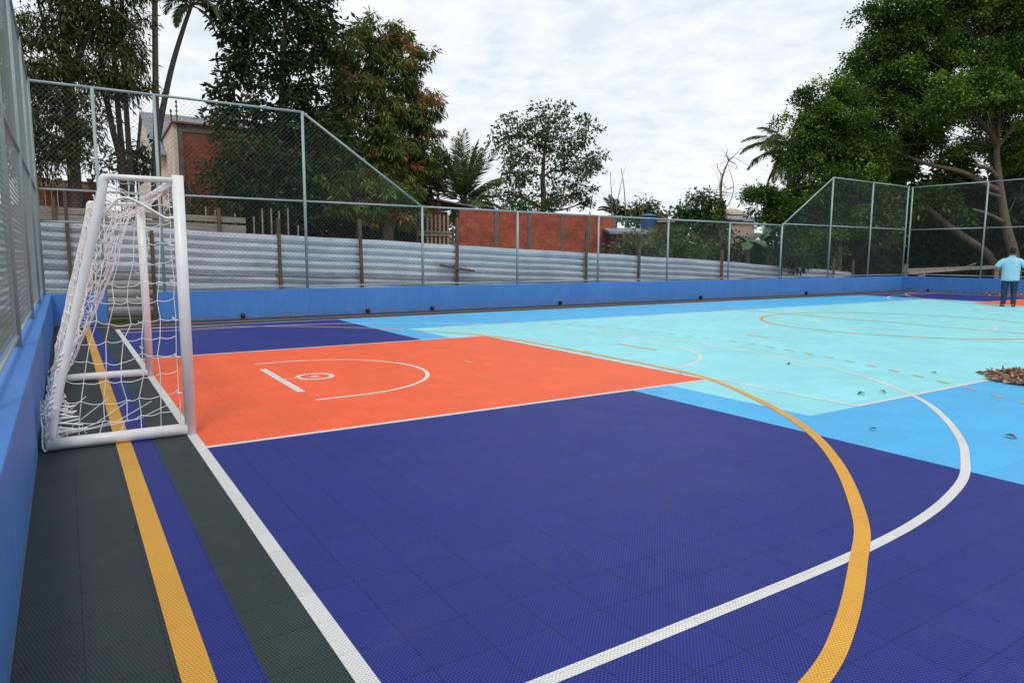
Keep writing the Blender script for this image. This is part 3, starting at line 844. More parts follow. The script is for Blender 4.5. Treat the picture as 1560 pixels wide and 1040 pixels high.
# ------------------------------------------------------------------ vegetation
def PD(u, v, D):
    return CAM + ray(u, v)*D
def leaf_mat(name, stops, trans=0.3, rough=0.5):
    m = mat(name, (0.05, 0.08, 0.02), 0.6, 0.18); k = NT(m)
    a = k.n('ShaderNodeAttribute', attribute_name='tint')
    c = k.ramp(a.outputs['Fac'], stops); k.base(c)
    tr = k.n('ShaderNodeBsdfTranslucent'); k.t.links.new(c, tr.inputs[0])
    mx = k.n('ShaderNodeMixShader'); mx.inputs[0].default_value = trans
    k.t.links.new(k.b.outputs[0], mx.inputs[1]); k.t.links.new(tr.outputs[0], mx.inputs[2])
    k.t.links.new(mx.outputs[0], k.t.nodes['Material Output'].inputs[0])
    return m
LM_DARK = leaf_mat('dark broad leaves', [(0.0, (0.014, 0.028, 0.011)), (0.5, (0.036, 0.062, 0.020)), (1.0, (0.10, 0.135, 0.045))])
LM_FEATHER = leaf_mat('feathery leaves', [(0.0, (0.026, 0.036, 0.011)), (0.5, (0.068, 0.090, 0.026)), (1.0, (0.15, 0.17, 0.055))])
LM_MANGO = leaf_mat('mango leaves', [(0.0, (0.030, 0.050, 0.012)), (0.4, (0.115, 0.160, 0.032)), (0.70, (0.19, 0.26, 0.065)), (0.73, (0.33, 0.18, 0.07)), (1.0, (0.42, 0.14, 0.06))])
LM_AIRY = leaf_mat('grey green leaves', [(0.0, (0.050, 0.078, 0.036)), (0.5, (0.10, 0.135, 0.062)), (1.0, (0.19, 0.22, 0.12))])
LM_FICUS = leaf_mat('bright green leaves', [(0.0, (0.016, 0.042, 0.006)), (0.4, (0.062, 0.125, 0.016)), (1.0, (0.28, 0.40, 0.055))], trans=0.34)
LM_BUSH = leaf_mat('bush leaves', [(0.0, (0.030, 0.060, 0.018)), (0.5, (0.075, 0.135, 0.040)), (1.0, (0.17, 0.23, 0.085))])
LM_PALM = leaf_mat('palm leaflets', [(0.0, (0.055, 0.090, 0.032)), (0.6, (0.12, 0.165, 0.062)), (1.0, (0.24, 0.27, 0.13))])
M_BARK = varied('dark bark', (0.075, 0.058, 0.045), 0.95, 0.1, 3, 0.5, bump=0.4, stretch=(3, 3, 1))
M_BARKP = varied('pale bark', (0.12, 0.095, 0.075), 0.95, 0.1, 3, 0.45, bump=0.4, stretch=(3, 3, 1))
M_PALMBARK = varied('palm trunk', (0.10, 0.09, 0.075), 0.95, 0.1, 5, 0.4, bump=0.4, stretch=(1, 1, 5))

def unit(a): return a/(np.linalg.norm(a, axis=-1, keepdims=True)+1e-9)
def leaf_object(name, base, d, Ln, W, tint, m, parent, rng, fold=0.25, up=0.9):
    n = len(base); d = unit(d)
    s = unit(np.cross(d, rng.normal(size=(n, 3))*0.75 + np.array((0, 0, up)))); nn = np.cross(d, s)
    Ln = Ln[:, None]; W = W[:, None]
    mid = base + d*Ln*0.45
    v = np.empty((n, 4, 3))
    v[:, 0] = base; v[:, 1] = mid + s*W*0.5 + nn*W*fold*0.5; v[:, 2] = base + d*Ln - np.array((0, 0, 1.0))*Ln*0.12; v[:, 3] = mid - s*W*0.5 + nn*W*fold*0.5
    me = bpy.data.meshes.new(name)
    me.vertices.add(n*4); me.vertices.foreach_set('co', v.reshape(-1).astype(np.float32))
    me.loops.add(n*4); me.loops.foreach_set('vertex_index', np.arange(n*4, dtype=np.int32))
    me.polygons.add(n); me.polygons.foreach_set('loop_start', np.arange(0, n*4, 4, dtype=np.int32))
    me.update(calc_edges=True)
    at = me.attributes.new('tint', 'FLOAT', 'FACE'); at.data.foreach_set('value', np.clip(tint, 0, 1).astype(np.float32))
    me.materials.append(m)
    o = bpy.data.objects.new(name, me); COL.objects.link(o); place(o, parent); return o

DENS = 2.6
def make_tree(name, label, cat, trunk, lobes, lm, bark, seed, dens=1.0, leaf=(0.2, 0.07), per=26, cr=0.34, droop=0.2, outward=0.5,
              red=0.0, twig=0.012, group=None, limb_r=0.5, extra_limbs=(), shell=0.75, clump=0.0, clump_n=1.0, rosette=1.0):
    """trunk: list of (point, radius).  lobes: (centre, rx, ry, rz) in metres."""
    rng = np.random.default_rng(seed)
    tp = [np.array(p, float) for p, r in trunk]; tr = [r for p, r in trunk]
    t = thing(name, label, cat, tp[0], group)
    wood = MB(); wood.tube(smooth(tp, 5), list(np.interp(np.arange(len(tp)*5-4), np.arange(len(tp))*5, tr)), 9)
    B, Dr, Ti, La = [], [], [], []
    for c, rx, ry, rz in lobes:
        c = np.array(c, float); rad = np.array((rx, ry, rz))
        area = (rx*rz + ry*rz + rx*ry)
        ncl = max(4, int(dens*DENS*area*2.0/(cr*cr)*0.55))
        if clump > 0:
            ncp = max(4, int(area*2.2/(clump*clump)*clump_n))
            co = unit(rng.normal(size=(ncp, 3))); cp = c + co*rad*(0.62+0.48*rng.random(ncp))[:, None]
            cs = clump*rng.uniform(0.6, 1.25, ncp); cb = rng.random(ncp)
            ci = rng.integers(0, ncp, ncl)
            q = unit(rng.normal(size=(ncl, 3))); q[:, 2] = np.abs(q[:, 2])*1.1 - 0.25
            cc = cp[ci] + q*cs[ci][:, None]*np.array((1, 1, 0.75))*rng.uniform(0.7, 1.05, ncl)[:, None]
            core = rng.random(ncl) < 0.16
            cc[core] = c + unit(rng.normal(size=(int(core.sum()), 3)))*rad*(rng.random(int(core.sum()))**0.5*0.7)[:, None]
            o = unit(q*0.8 + co[ci]*0.5); rr = np.where(core, 0.3, 1.0); cbase = 0.0 + 0.5*cb[ci]*(0.4+0.6*np.clip(q[:, 2]+0.3, 0, 1))  # random tint per clump, with tops coloured lighter as if lit from above
        else:
            o = unit(rng.normal(size=(ncl, 3)))
            rr = np.where(rng.random(ncl) < shell, 0.62+0.46*rng.random(ncl)**0.8, rng.random(ncl)**0.5*0.8)
            cc = c + o*rad*rr[:, None]; cbase = np.full(ncl, 0.12)
        # limb to the lobe
        j = int(np.argmin([np.linalg.norm(p-c)+0.6*max(0, p[2]-c[2]) for p in tp])); a0 = tp[j]
        r0 = max(twig*1.8, tr[j]*limb_r)
        mid = (a0+c)/2 + rng.normal(size=3)*np.linalg.norm(c-a0)*0.07 + np.array((0, 0, 0.06*np.linalg.norm(c-a0)))
        if np.linalg.norm(c-a0) > 0.2:
            wood.tube(smooth([a0, mid, c], 5), list(np.linspace(r0, max(twig*1.3, r0*0.35), 11)), 6)
        for q in range(ncl):
            if rng.random() < 0.35:
                a = c + (mid-c)*rng.random()*0.7; b = cc[q]
                mm = (a+b)/2 + rng.normal(size=3)*0.10*np.linalg.norm(b-a)
                wood.tube([a, mm, b], [twig, twig*0.75, twig*0.4], 4, caps=False)
        k = rng.integers(int(per*0.6), int(per*1.4)+1, ncl)
        idx = np.repeat(np.arange(ncl), k); n = len(idx)
        off = rng.normal(size=(n, 3))*cr*rosette*np.array((0.52, 0.52, 0.34)); off[:, 2] -= 0.35*(off[:, 0]**2+off[:, 1]**2)/cr
        B.append(cc[idx]+off)
        Dr.append(o[idx]*outward + unit(off)*0.7 + rng.normal(size=(n, 3))*0.55 + np.array((0, 0, -droop)))
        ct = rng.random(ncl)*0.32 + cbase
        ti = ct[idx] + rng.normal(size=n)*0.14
        if red > 0:
            ti = np.minimum(ti, 0.70)
            isr = (rng.random(ncl) < red) & (rr > 0.6) if clump <= 0 else (cb[ci] > 1-red) & (rng.random(ncl) < 0.75)
            ti = np.where(isr[idx] & (rng.random(n) < 0.8), 0.74+0.26*rng.random(n), ti)
        else:
            ti = ti + np.where(rng.random(n) < 0.10, 0.3, 0)
        Ti.append(ti); La.append(n)
    for pts, r0, r1 in extra_limbs:
        sm = smooth(pts, 6); wood.tube(sm, list(np.linspace(r0, r1, len(sm))), 7)
    wood.build('trunk', bark, t, smooth=True)
    base = np.concatenate(B); d = np.concatenate(Dr); n = len(base)
    sc = rng.uniform(0.65, 1.25, n)
    leaf_object('crown', base, d, leaf[0]*sc, leaf[1]*sc, np.concatenate(Ti), lm, t, rng)
    return t
def lobes_y(spec, Y, depth=0.8):
    o = []
    for s in spec:
        u, v, ru, rv = s[:4]; y = Y + (s[4] if len(s) > 4 else 0)
        p = P(u, v, y); k = mpp(p); o.append((p, ru*k, max(0.5, depth*(ru+rv)/2*k), rv*k))
    return o
def lobes_d(spec, D, depth=0.8):
    o = []
    for s in spec:
        u, v, ru, rv = s[:4]; d_ = D + (s[4] if len(s) > 4 else 0)
        p = PD(u, v, d_); k = d_/FPX; o.append((p, ru*k, max(0.5, depth*(ru+rv)/2*k), rv*k))
    return o
def ground_pt(p, z=None):
    q = np.array(p, float); q[2] = gz(q[0])-0.02 if z is None else z; return q

# palms -------------------------------------------------------------
def frond(wood, B, Dd, Ln, Wd, Ti, rng, root, d0, length, droop, leafl, n=52, w=0.035):
    d = unit(np.array(d0, float)); p = np.array(root, float); pts = [p.copy()]; seg = length/12
    dirs = []
    for i in range(12):
        p = p + d*seg; pts.append(p.copy()); dirs.append(d.copy())
        d = unit(d + np.array((0, 0, -droop*(0.4+i/9)/12*1.6)))
    dirs.append(d)
    wood.tube(pts, list(np.linspace(0.028, 0.006, 13)), 5, caps=False)
    for q in range(n):
        s = 0.10+0.90*q/(n-1); x = s*12; i = min(int(x), 11); f = x-i
        b = pts[i]*(1-f)+pts[i+1]*f; dd = dirs[i]
        side = unit(np.cross(dd, (0, 0, 1.0)))
        l = leafl*math.sin(math.pi*min(1, 0.16+0.84*s))**0.6*(1.0-0.25*s)
        for sg in (1, -1):
            B.append(b); Dd.append(side*sg*0.75 + dd*1.0 + np.array((0, 0, -0.42+0.3*rng.random())) + rng.normal(size=3)*0.08)
            Ln.append(l*rng.uniform(0.85, 1.1)); Wd.append(w); Ti.append(0.25+0.5*rng.random())
def palm(label, trunk, r0, r1, fr, seed, length, leafl, droop=1.0, w=0.035, group=None):
    rng = np.random.default_rng(seed)
    t = thing('palm_tree', label, 'palm', trunk[0], group)
    wood = MB(); sm = smooth(trunk, 6); wood.tube(sm, list(np.linspace(r0, r1, len(sm))), 9)
    wood.build('trunk', M_PALMBARK, t, smooth=True)
    top = np.array(trunk[-1], float); rib = MB(); B, Dd, Ln, Wd, Ti = [], [], [], [], []
    for d0, k in fr:
        frond(rib, B, Dd, Ln, Wd, Ti, rng, top + rng.normal(size=3)*0.05, d0, length*k, droop*rng.uniform(0.8, 1.2), leafl, w=w)
    rib.build('frond_rib', M_BARKP, t)
    leaf_object('frond_leaves', np.array(B), np.array(Dd), np.array(Ln), np.array(Wd), np.array(Ti), LM_PALM, t, rng, fold=0.1)
    return t
def ring_dirs(n, el0, el1, seed, lo=0.8, hi=1.1):
    r = random.Random(seed); o = []
    for i in range(n):
        a = 2*math.pi*(i+r.uniform(-.25, .25))/n; e = math.radians(r.uniform(el0, el1))
        o.append(((math.cos(a)*math.cos(e), math.sin(a)*math.cos(e), math.sin(e)), r.uniform(lo, hi)))
    return o

# trees, left to right ------------------------------------------------
make_tree('feathery_tree', 'big dark feathery tree hanging over the fence at the far left', 'tree',
    [(ground_pt(P(112, 260, 13.6)), 0.20), (P(110, 220, 13.6), 0.15), (P(104, 120, 13.6), 0.12), (P(98, 40, 13.6), 0.10), (P(95, -90, 13.6), 0.07)],
    lobes_y([(75, 40, 45, 40), (130, 20, 50, 45), (185, 30, 35, 45, 0.5), (60, 110, 40, 45), (120, 110, 50, 45), (175, 110, 35, 45), (80, 180, 50, 45), (125, 195, 30, 34),
             (65, 235, 40, 30), (110, 240, 40, 32), (198, 70, 18, 36), (160, -40, 60, 50), (60, -50, 70, 55), (196, 130, 16, 22), (20, 90, 40, 60), (15, 200, 40, 60)], 13.6),
    LM_FEATHER, M_BARK, 11, dens=0.78, leaf=(0.19, 0.04), per=40, cr=0.28, clump=0.45, droop=0.75, outward=0.25, twig=0.010, limb_r=0.5,
    extra_limbs=[([P(104, 120, 13.6), P(125, 75, 13.5), P(150, 20, 13.4)], 0.10, 0.04), ([P(102, 100, 13.6), P(75, 60, 13.6), P(60, 10, 13.5)], 0.09, 0.03), ([P(110, 60, 13.4), P(160, 12, 13.2), P(214, 47, 13.0)], 0.05, 0.035)])
for k, (pts, lb) in enumerate((
        ([(186, 268), (170, 190), (156, 110), (150, 20), (146, -80)], 'slender leaning trunk with a feathery top, left of the three thin trunks'),
        ([(189, 268), (183, 200), (176, 120), (172, 40), (170, -90)], 'slender feathery-topped trunk in the middle of the three thin trunks'))):
    q = [P(u, v, 14.4+0.3*k) for u, v in pts]
    make_tree('slender_tree', lb, 'tree', [(ground_pt(q[0]), 0.10), (q[0], 0.085), (q[1], 0.08), (q[2], 0.07), (q[3], 0.06), (q[4], 0.05)],
        lobes_y([(pts[2][0]+4, 100+25*k, 18, 30), (pts[3][0]+6, 30, 22, 38)], 14.4+0.3*k), LM_FEATHER, M_BARK, 31+k, dens=0.5, leaf=(0.2, 0.03), per=26, cr=0.28, droop=0.9, outward=0.2, twig=0.007, group='slender trunks behind the far left fence', limb_r=0.25)
q = [P(u, v, 14.9) for u, v in ((203, 290), (199, 262), (192, 160), (187, 60), (184, -60))]
palm('thin straight palm trunk, right of the three thin trunks behind the goal', [ground_pt(q[0])]+q[1:], 0.085, 0.06, ring_dirs(11, 0, 60, 1), 5, 1.9, 0.5, 1.2)
q = [P(u, v, 14.2) for u, v in ((240, 300), (240, 250), (237, 120), (236, 0), (236, -90))]
palm('tall vertical palm trunk crossing the top of the fence beside the cream house', [ground_pt(q[0])]+q[1:], 0.10, 0.065, ring_dirs(12, 0, 60, 2), 6, 2.0, 0.5, 1.2)
q = [P(u, v, 15.2) for u, v in ((234, 300), (236, 262), (243, 195), (260, 110), (279, 45), (292, 8))]
palm('leaning palm with a drooping crown at the top edge, beside the tall vertical palm', [ground_pt(q[0])]+q[1:], 0.12, 0.05, ring_dirs(13, -25, 70, 3, 0.7, 1.0), 7, 1.25, 0.42, 1.6, w=0.03)
make_tree('broadleaf_shrub', 'small glossy shrub against the cream house end wall', 'shrub', [(ground_pt(P(208, 290, 15.6)), 0.05), (P(208, 250, 15.6), 0.03)],
    lobes_y([(213, 225, 16, 18), (200, 248, 22, 20), (222, 255, 18, 18), (160, 255, 24, 18)], 15.6), LM_DARK, M_BARK, 12, dens=0.7, leaf=(0.17, 0.07), per=16, cr=0.26, twig=0.008)
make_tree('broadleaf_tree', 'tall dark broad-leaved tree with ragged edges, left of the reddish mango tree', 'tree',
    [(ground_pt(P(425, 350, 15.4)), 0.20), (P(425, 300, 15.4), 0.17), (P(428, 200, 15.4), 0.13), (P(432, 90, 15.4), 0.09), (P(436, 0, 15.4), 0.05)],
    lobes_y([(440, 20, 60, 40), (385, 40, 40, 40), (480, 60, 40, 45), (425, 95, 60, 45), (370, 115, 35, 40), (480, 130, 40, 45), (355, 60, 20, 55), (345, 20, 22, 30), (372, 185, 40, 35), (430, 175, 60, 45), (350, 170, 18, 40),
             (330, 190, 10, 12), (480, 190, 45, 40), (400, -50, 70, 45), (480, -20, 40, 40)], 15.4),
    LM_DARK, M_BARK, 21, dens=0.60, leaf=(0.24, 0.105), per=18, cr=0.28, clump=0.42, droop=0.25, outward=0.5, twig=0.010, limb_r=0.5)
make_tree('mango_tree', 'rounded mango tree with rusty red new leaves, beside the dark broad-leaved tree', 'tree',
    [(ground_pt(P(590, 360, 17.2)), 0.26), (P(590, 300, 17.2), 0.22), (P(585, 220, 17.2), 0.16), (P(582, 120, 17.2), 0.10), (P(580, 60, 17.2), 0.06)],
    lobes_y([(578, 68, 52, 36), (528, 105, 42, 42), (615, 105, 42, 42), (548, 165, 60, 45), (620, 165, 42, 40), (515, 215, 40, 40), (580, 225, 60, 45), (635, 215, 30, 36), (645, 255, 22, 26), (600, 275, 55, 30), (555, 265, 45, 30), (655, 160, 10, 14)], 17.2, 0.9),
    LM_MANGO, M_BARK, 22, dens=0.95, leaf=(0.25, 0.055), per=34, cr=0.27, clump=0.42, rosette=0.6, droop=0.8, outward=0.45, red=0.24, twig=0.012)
make_tree('mango_bush', 'low drooping mango growth with light green leaves behind the lower fence', 'tree',
    [(ground_pt(P(545, 360, 14.2)), 0.10), (P(545, 310, 14.2), 0.07)],
    lobes_y([(530, 275, 38, 26), (575, 290, 38, 28), (500, 300, 30, 26), (545, 325, 55, 22), (610, 310, 30, 26), (480, 270, 22, 18), (620, 335, 22, 14)], 14.2), LM_MANGO, M_BARK, 23, dens=0.6, leaf=(0.24, 0.052), per=28, cr=0.28, clump=0.4, rosette=0.6, droop=0.7, red=0.06, twig=0.010)
make_tree('dark_bush', 'dense dark green bush behind the metal hoarding right of the goal', 'shrub',
    [(ground_pt(P(400, 360, 14.4)), 0.09), (P(400, 320, 14.4), 0.06)],
    lobes_y([(350, 240, 32, 34), (400, 250, 45, 38), (350, 300, 40, 36), (410, 310, 55, 38), (460, 260, 35, 36), (450, 320, 40, 34), (310, 318, 30, 26), (500, 240, 30, 30)], 14.4), LM_DARK, M_BARK, 24, dens=1.0, leaf=(0.18, 0.07), per=24, cr=0.28, clump=0.45, droop=0.3, twig=0.009)
make_tree('dark_bush', 'shadowy thicket filling the space under the mango tree', 'shrub',
    [(ground_pt(P(560, 340, 19.5)), 0.12), (P(560, 310, 19.5), 0.08)],
    lobes_y([(420, 300, 70, 50), (520, 300, 70, 50), (600, 310, 50, 45), (470, 240, 60, 50), (620, 270, 40, 40), (660, 250, 22, 26), (400, 345, 60, 26), (480, 350, 60, 24), (560, 352, 60, 24), (625, 350, 40, 20)], 19.5), LM_DARK, M_BARK, 25, dens=1.3, leaf=(0.26, 0.12), per=24, cr=0.4, droop=0.3, twig=0.012)
c0 = P(706, 306, 23.0)
palm('coconut palm with a full upright crown between the mango tree and the airy tree', [ground_pt(c0), (c0+ground_pt(c0))/2+np.array((0.1, 0, 0)), c0], 0.20, 0.17,
     ring_dirs(17, 55, 84, 11, 0.9, 1.12)+ring_dirs(12, 20, 50, 12, 0.75, 0.95)+ring_dirs(8, -30, 10, 13, 0.6, 0.75), 14, 3.2, 0.85, 0.42, w=0.06)
make_tree('airy_tree', 'open airy tree with sky showing through, above the brick wall', 'tree',
    [(ground_pt(P(828, 345, 25.0)), 0.19), (P(828, 318, 25.0), 0.17), (P(827, 270, 25.0), 0.13), (P(830, 225, 25.0), 0.08), (P(836, 180, 25.0), 0.04)],
    lobes_y([(838, 180, 34, 22), (795, 192, 34, 20), (882, 205, 34, 24), (830, 222, 48, 28), (778, 228, 26, 22), (900, 250, 24, 18), (868, 258, 34, 24), (795, 262, 36, 24), (768, 205, 16, 14), (885, 292, 28, 18), (900, 305, 14, 12), (845, 295, 26, 22), (790, 295, 30, 20), (752, 300, 22, 16), (912, 245, 12, 12)], 25.0, 0.8),
    LM_AIRY, M_BARK, 26, dens=0.52, leaf=(0.23, 0.12), per=14, cr=0.30, clump=0.42, droop=0.3, outward=0.5, twig=0.014, limb_r=0.45)
make_tree('climber_bush', 'yellow-green climber round the foot of the airy tree', 'shrub', [(ground_pt(P(840, 345, 24.0)), 0.08), (P(840, 320, 24.0), 0.05)],
    lobes_y([(842, 308, 13, 20), (780, 318, 30, 9), (810, 318, 20, 9), (725, 315, 16, 8)], 24.0), LM_BUSH, M_BARK, 27, dens=0.8, leaf=(0.18, 0.08), per=18, cr=0.28)

# far gap in the middle of the view
c0 = PD(937, 328, 40)
palm('small far palm above the right end of the brick wall', [ground_pt(c0, -1.5), c0], 0.16, 0.14, ring_dirs(9, 30, 80, 15, 0.7, 1.0)+ring_dirs(6, -5, 30, 16, 0.6, 0.9), 17, 1.5, 0.5, 0.9, w=0.05)
make_tree('round_tree', 'far round-topped tree above the blue water tank', 'tree', [(ground_pt(PD(985, 345, 62), -2), 0.3), (PD(985, 330, 62), 0.2)],
    lobes_d([(981, 309, 13, 10), (965, 322, 17, 9), (990, 320, 22, 10), (1003, 326, 12, 8), (975, 332, 26, 8)], 62), LM_AIRY, M_BARK, 41, dens=1.6, leaf=(0.42, 0.2), per=18, cr=0.7)
make_tree('bushy_tree', 'far bushy green tree left of the bare dead tree', 'tree', [(ground_pt(PD(1068, 370, 40), -1.4), 0.22), (PD(1068, 330, 40), 0.15)],
    lobes_d([(1072, 303, 22, 15), (1050, 320, 22, 14), (1085, 325, 18, 18), (1065, 345, 34, 22), (1040, 328, 14, 12), (1090, 350, 20, 22)], 40), LM_BUSH, M_BARK, 42, dens=1.2, leaf=(0.28, 0.12), per=20, cr=0.42)
for k, (sp, D, lb) in enumerate((
    ([(945, 378, 22, 16), (965, 370, 18, 14), (990, 382, 24, 16)], 27, 'tangled scrub beside the right end of the brick wall'),
    ([(1030, 375, 32, 20), (1010, 360, 16, 12), (1060, 380, 30, 18)], 29, 'green scrub under the far bushy tree'),
    ([(1110, 375, 30, 22), (1150, 385, 30, 18), (1090, 390, 26, 14)], 30, 'dark green scrub left of the big right-hand trees'),
    ([(1180, 372, 26, 22), (1210, 395, 30, 16)], 29, 'dark scrub where the far fence steps up'))):
    p = PD(sp[0][0], sp[0][1]+20, D)
    make_tree('scrub_bush', lb, 'shrub', [(ground_pt(p), 0.06), (PD(sp[0][0], sp[0][1], D), 0.03)], lobes_d(sp, D), (LM_AIRY, LM_BUSH, LM_DARK, LM_DARK)[k], M_BARK, 43+k, dens=1.15, leaf=(0.20, 0.08), per=24, cr=0.34)
# bare dead tree wound with vines, thin sticks
def bare_tree():
    t = thing('bare_tree', 'bare dead tree with thin vines in front of the far houses', 'tree', ground_pt(PD(1100, 400, 36)))
    mb = MB(); D = 36
    tr_ = [(1098, 400), (1098, 345), (1100, 318), (1098, 290), (1101, 268), (1110, 245)]
    mb.tube(smooth([PD(u, v, D) for u, v in tr_], 5), list(np.linspace(0.12, 0.03, 26)), 7)
    rng = random.Random(2)
    for br in ([(1110, 245), (1118, 238), (1130, 225)], [(1110, 245), (1107, 236), (1109, 226)], [(1101, 268), (1094, 258), (1092, 248)], [(1103, 318), (1112, 308), (1118, 285), (1112, 262), (1109, 250)], [(1117, 285), (1108, 288), (1103, 280)], [(1110, 245), (1120, 250), (1123, 258)]):
        mb.tube(smooth([PD(u, v, D) for u, v in br], 4), list(np.linspace(0.03, 0.008, 4*len(br)-3)), 5)
    for k in range(26):
        i = rng.randrange(2, 6); u, v = tr_[i]; a = PD(u+rng.uniform(-2, 2), v+rng.uniform(-8, 8), D)
        mb.tube([a, a+np.array((rng.gauss(0, .25), rng.gauss(0, .25), rng.gauss(0.15, .25))), a+np.array((rng.gauss(0, .5), rng.gauss(0, .5), rng.gauss(0.2, .45)))], [0.014, 0.01, 0.006], 4)
    mb.build('trunk', M_BARKP, t, smooth=True)
    rg = np.random.default_rng(8); n = 700; i = rg.integers(0, 3, n)
    pts = np.array([PD(1099+rg.normal()*3.2, rg.uniform(305, 345), D+rg.normal()*0.2) for _ in range(n)])
    leaf_object('vine_leaves', pts, rg.normal(size=(n, 3)), np.full(n, 0.16), np.full(n, 0.09), rg.random(n), LM_BUSH, t, rg)
bare_tree()
for k, (pts, lb) in enumerate(((((932, 325), (931, 290), (930, 262)), 'thin bare stick, left of the three above the far palm'), (((939, 325), (942, 300), (948, 272)), 'thin bare stick, middle one leaning above the far palm'), (((953, 345), (951, 290), (948, 268), (946, 256)), 'thin bare stick, tallest of the three above the far palm'))):
    t = thing('bare_sapling', lb, 'sapling', ground_pt(PD(*pts[0], 38), -1.2), 'thin bare sticks above the far palm')
    mb = MB(); sm = smooth([ground_pt(PD(pts[0][0], 340, 38), -1.2)]+[PD(u, v, 38) for u, v in pts], 4); mb.tube(sm, list(np.linspace(0.04, 0.012, len(sm))), 5); mb.build('stem', M_BARKP, t)
    mb = MB(); a = PD(*pts[-2], 38); mb.tube([a, a+np.array((0.2, -0.1, 0.6))], [0.012, 0.006], 4); mb.build('twig', M_BARKP, t)

# banana plants
def banana(u, v, D, hgt, seed, label):
    rng = random.Random(seed); base = ground_pt(PD(u, v, D)); t = thing('banana_plant', label, 'banana plant', base)
    top = PD(u, v-hgt*0.45, D); mb = MB(); mb.tube([base, top], [0.12, 0.07], 8); mb.build('stem', M_PALMBARK, t)
    k = D/FPX
    for i in range(7):
        a = 2*math.pi*i/7 + rng.uniform(-.3, .3); e = rng.uniform(0.5, 1.2); Lf = hgt*k*rng.uniform(0.5, 0.7)
        d = np.array((math.cos(a)*math.cos(e), math.sin(a)*math.cos(e), math.sin(e))); p = top.copy(); mb = MB(); rows = []
        side = unit(np.cross(d, (0, 0, 1.0)))
        for q in range(8):
            s = q/7; w = 0.24*math.sin(math.pi*min(1, 0.1+0.9*s))**0.7
            rows.append((p-side*w-np.array((0, 0, w*0.35)), p.copy(), p+side*w-np.array((0, 0, w*0.35))))
            p = p + d*Lf/7; d = unit(d+np.array((0, 0, -0.28)))
        for q in range(7):
            mb.quad(rows[q][0], rows[q][1], rows[q+1][1], rows[q+1][0]); mb.quad(rows[q][1], rows[q][2], rows[q+1][2], rows[q+1][1])
        mb.build('leaf', M_BANANA, t, smooth=True)
M_BANANA = varied('banana leaf', (0.045, 0.085, 0.03), 0.5, 0.4, 3, 0.4)
banana(1140, 400, 28, 62, 1, 'banana plant with dark arching leaves, left one before the right-hand trees')
banana(1170, 400, 29, 75, 2, 'banana plant with dark arching leaves close to the step in the far fence')

# big trees on the right
LR = [(1180, 300, 36, 24), (1160, 318, 20, 12), (1215, 230, 40, 38), (1255, 165, 42, 30), (1240, 200, 45, 40), (1275, 150, 30, 26), (1295, 210, 45, 45), (1225, 285, 45, 38), (1285, 285, 50, 40), (1150, 300, 10, 8), (1200, 335, 30, 16), (1280, 340, 50, 30), (1240, 375, 40, 26), (1320, 250, 40, 45)]
make_tree('leafy_tree', 'bright green leafy tree with the far palm behind it, left part of the right-hand trees', 'tree',
    [(ground_pt(PD(1275, 420, 33)), 0.28), (PD(1275, 360, 33), 0.22), (PD(1270, 280, 33), 0.16), (PD(1265, 200, 33), 0.10)],
    lobes_d(LR, 33, 0.9), LM_FICUS, M_BARK, 51, dens=0.85, leaf=(0.14, 0.08), per=62, cr=0.32, clump=0.66, clump_n=0.75, droop=0.15, outward=0.6, twig=0.014)
TR = [(1390, 30, 60, 34), (1335, 28, 28, 18), (1360, 75, 42, 34), (1430, 70, 60, 44), (1490, 30, 70, 50), (1545, 90, 60, 60), (1480, 120, 60, 42), (1400, 130, 55, 40), (1345, 125, 36, 34), (1335, 175, 40, 34), (1385, 195, 36, 28), (1530, 170, 45, 40), (1450, -20, 90, 50), (1560, -10, 70, 60), (1600, 120, 60, 90), (1440, 175, 40, 22), (1330, 225, 30, 28), (1560, 215, 40, 40), (1620, 20, 70, 90), (1470, 245, 30, 22), (1420, 215, 28, 20), (1345, 60, 22, 20), (1322, 92, 36, 30), (1312, 132, 36, 30), (1500, 145, 42, 30, -3), (1445, 165, 34, 26, -3), (1550, 150, 34, 30, -3), (1400, 225, 36, 20, 1), (1360, 262, 34, 20, 2), (1300, 262, 34, 26), (1360, 150, 40, 34, 2), (1395, 165, 40, 30, 3), (1490, 215, 24, 16, 3), (1440, 235, 26, 14, 3)]
tq = lambda u, v, D=33.0: PD(u, v, D)
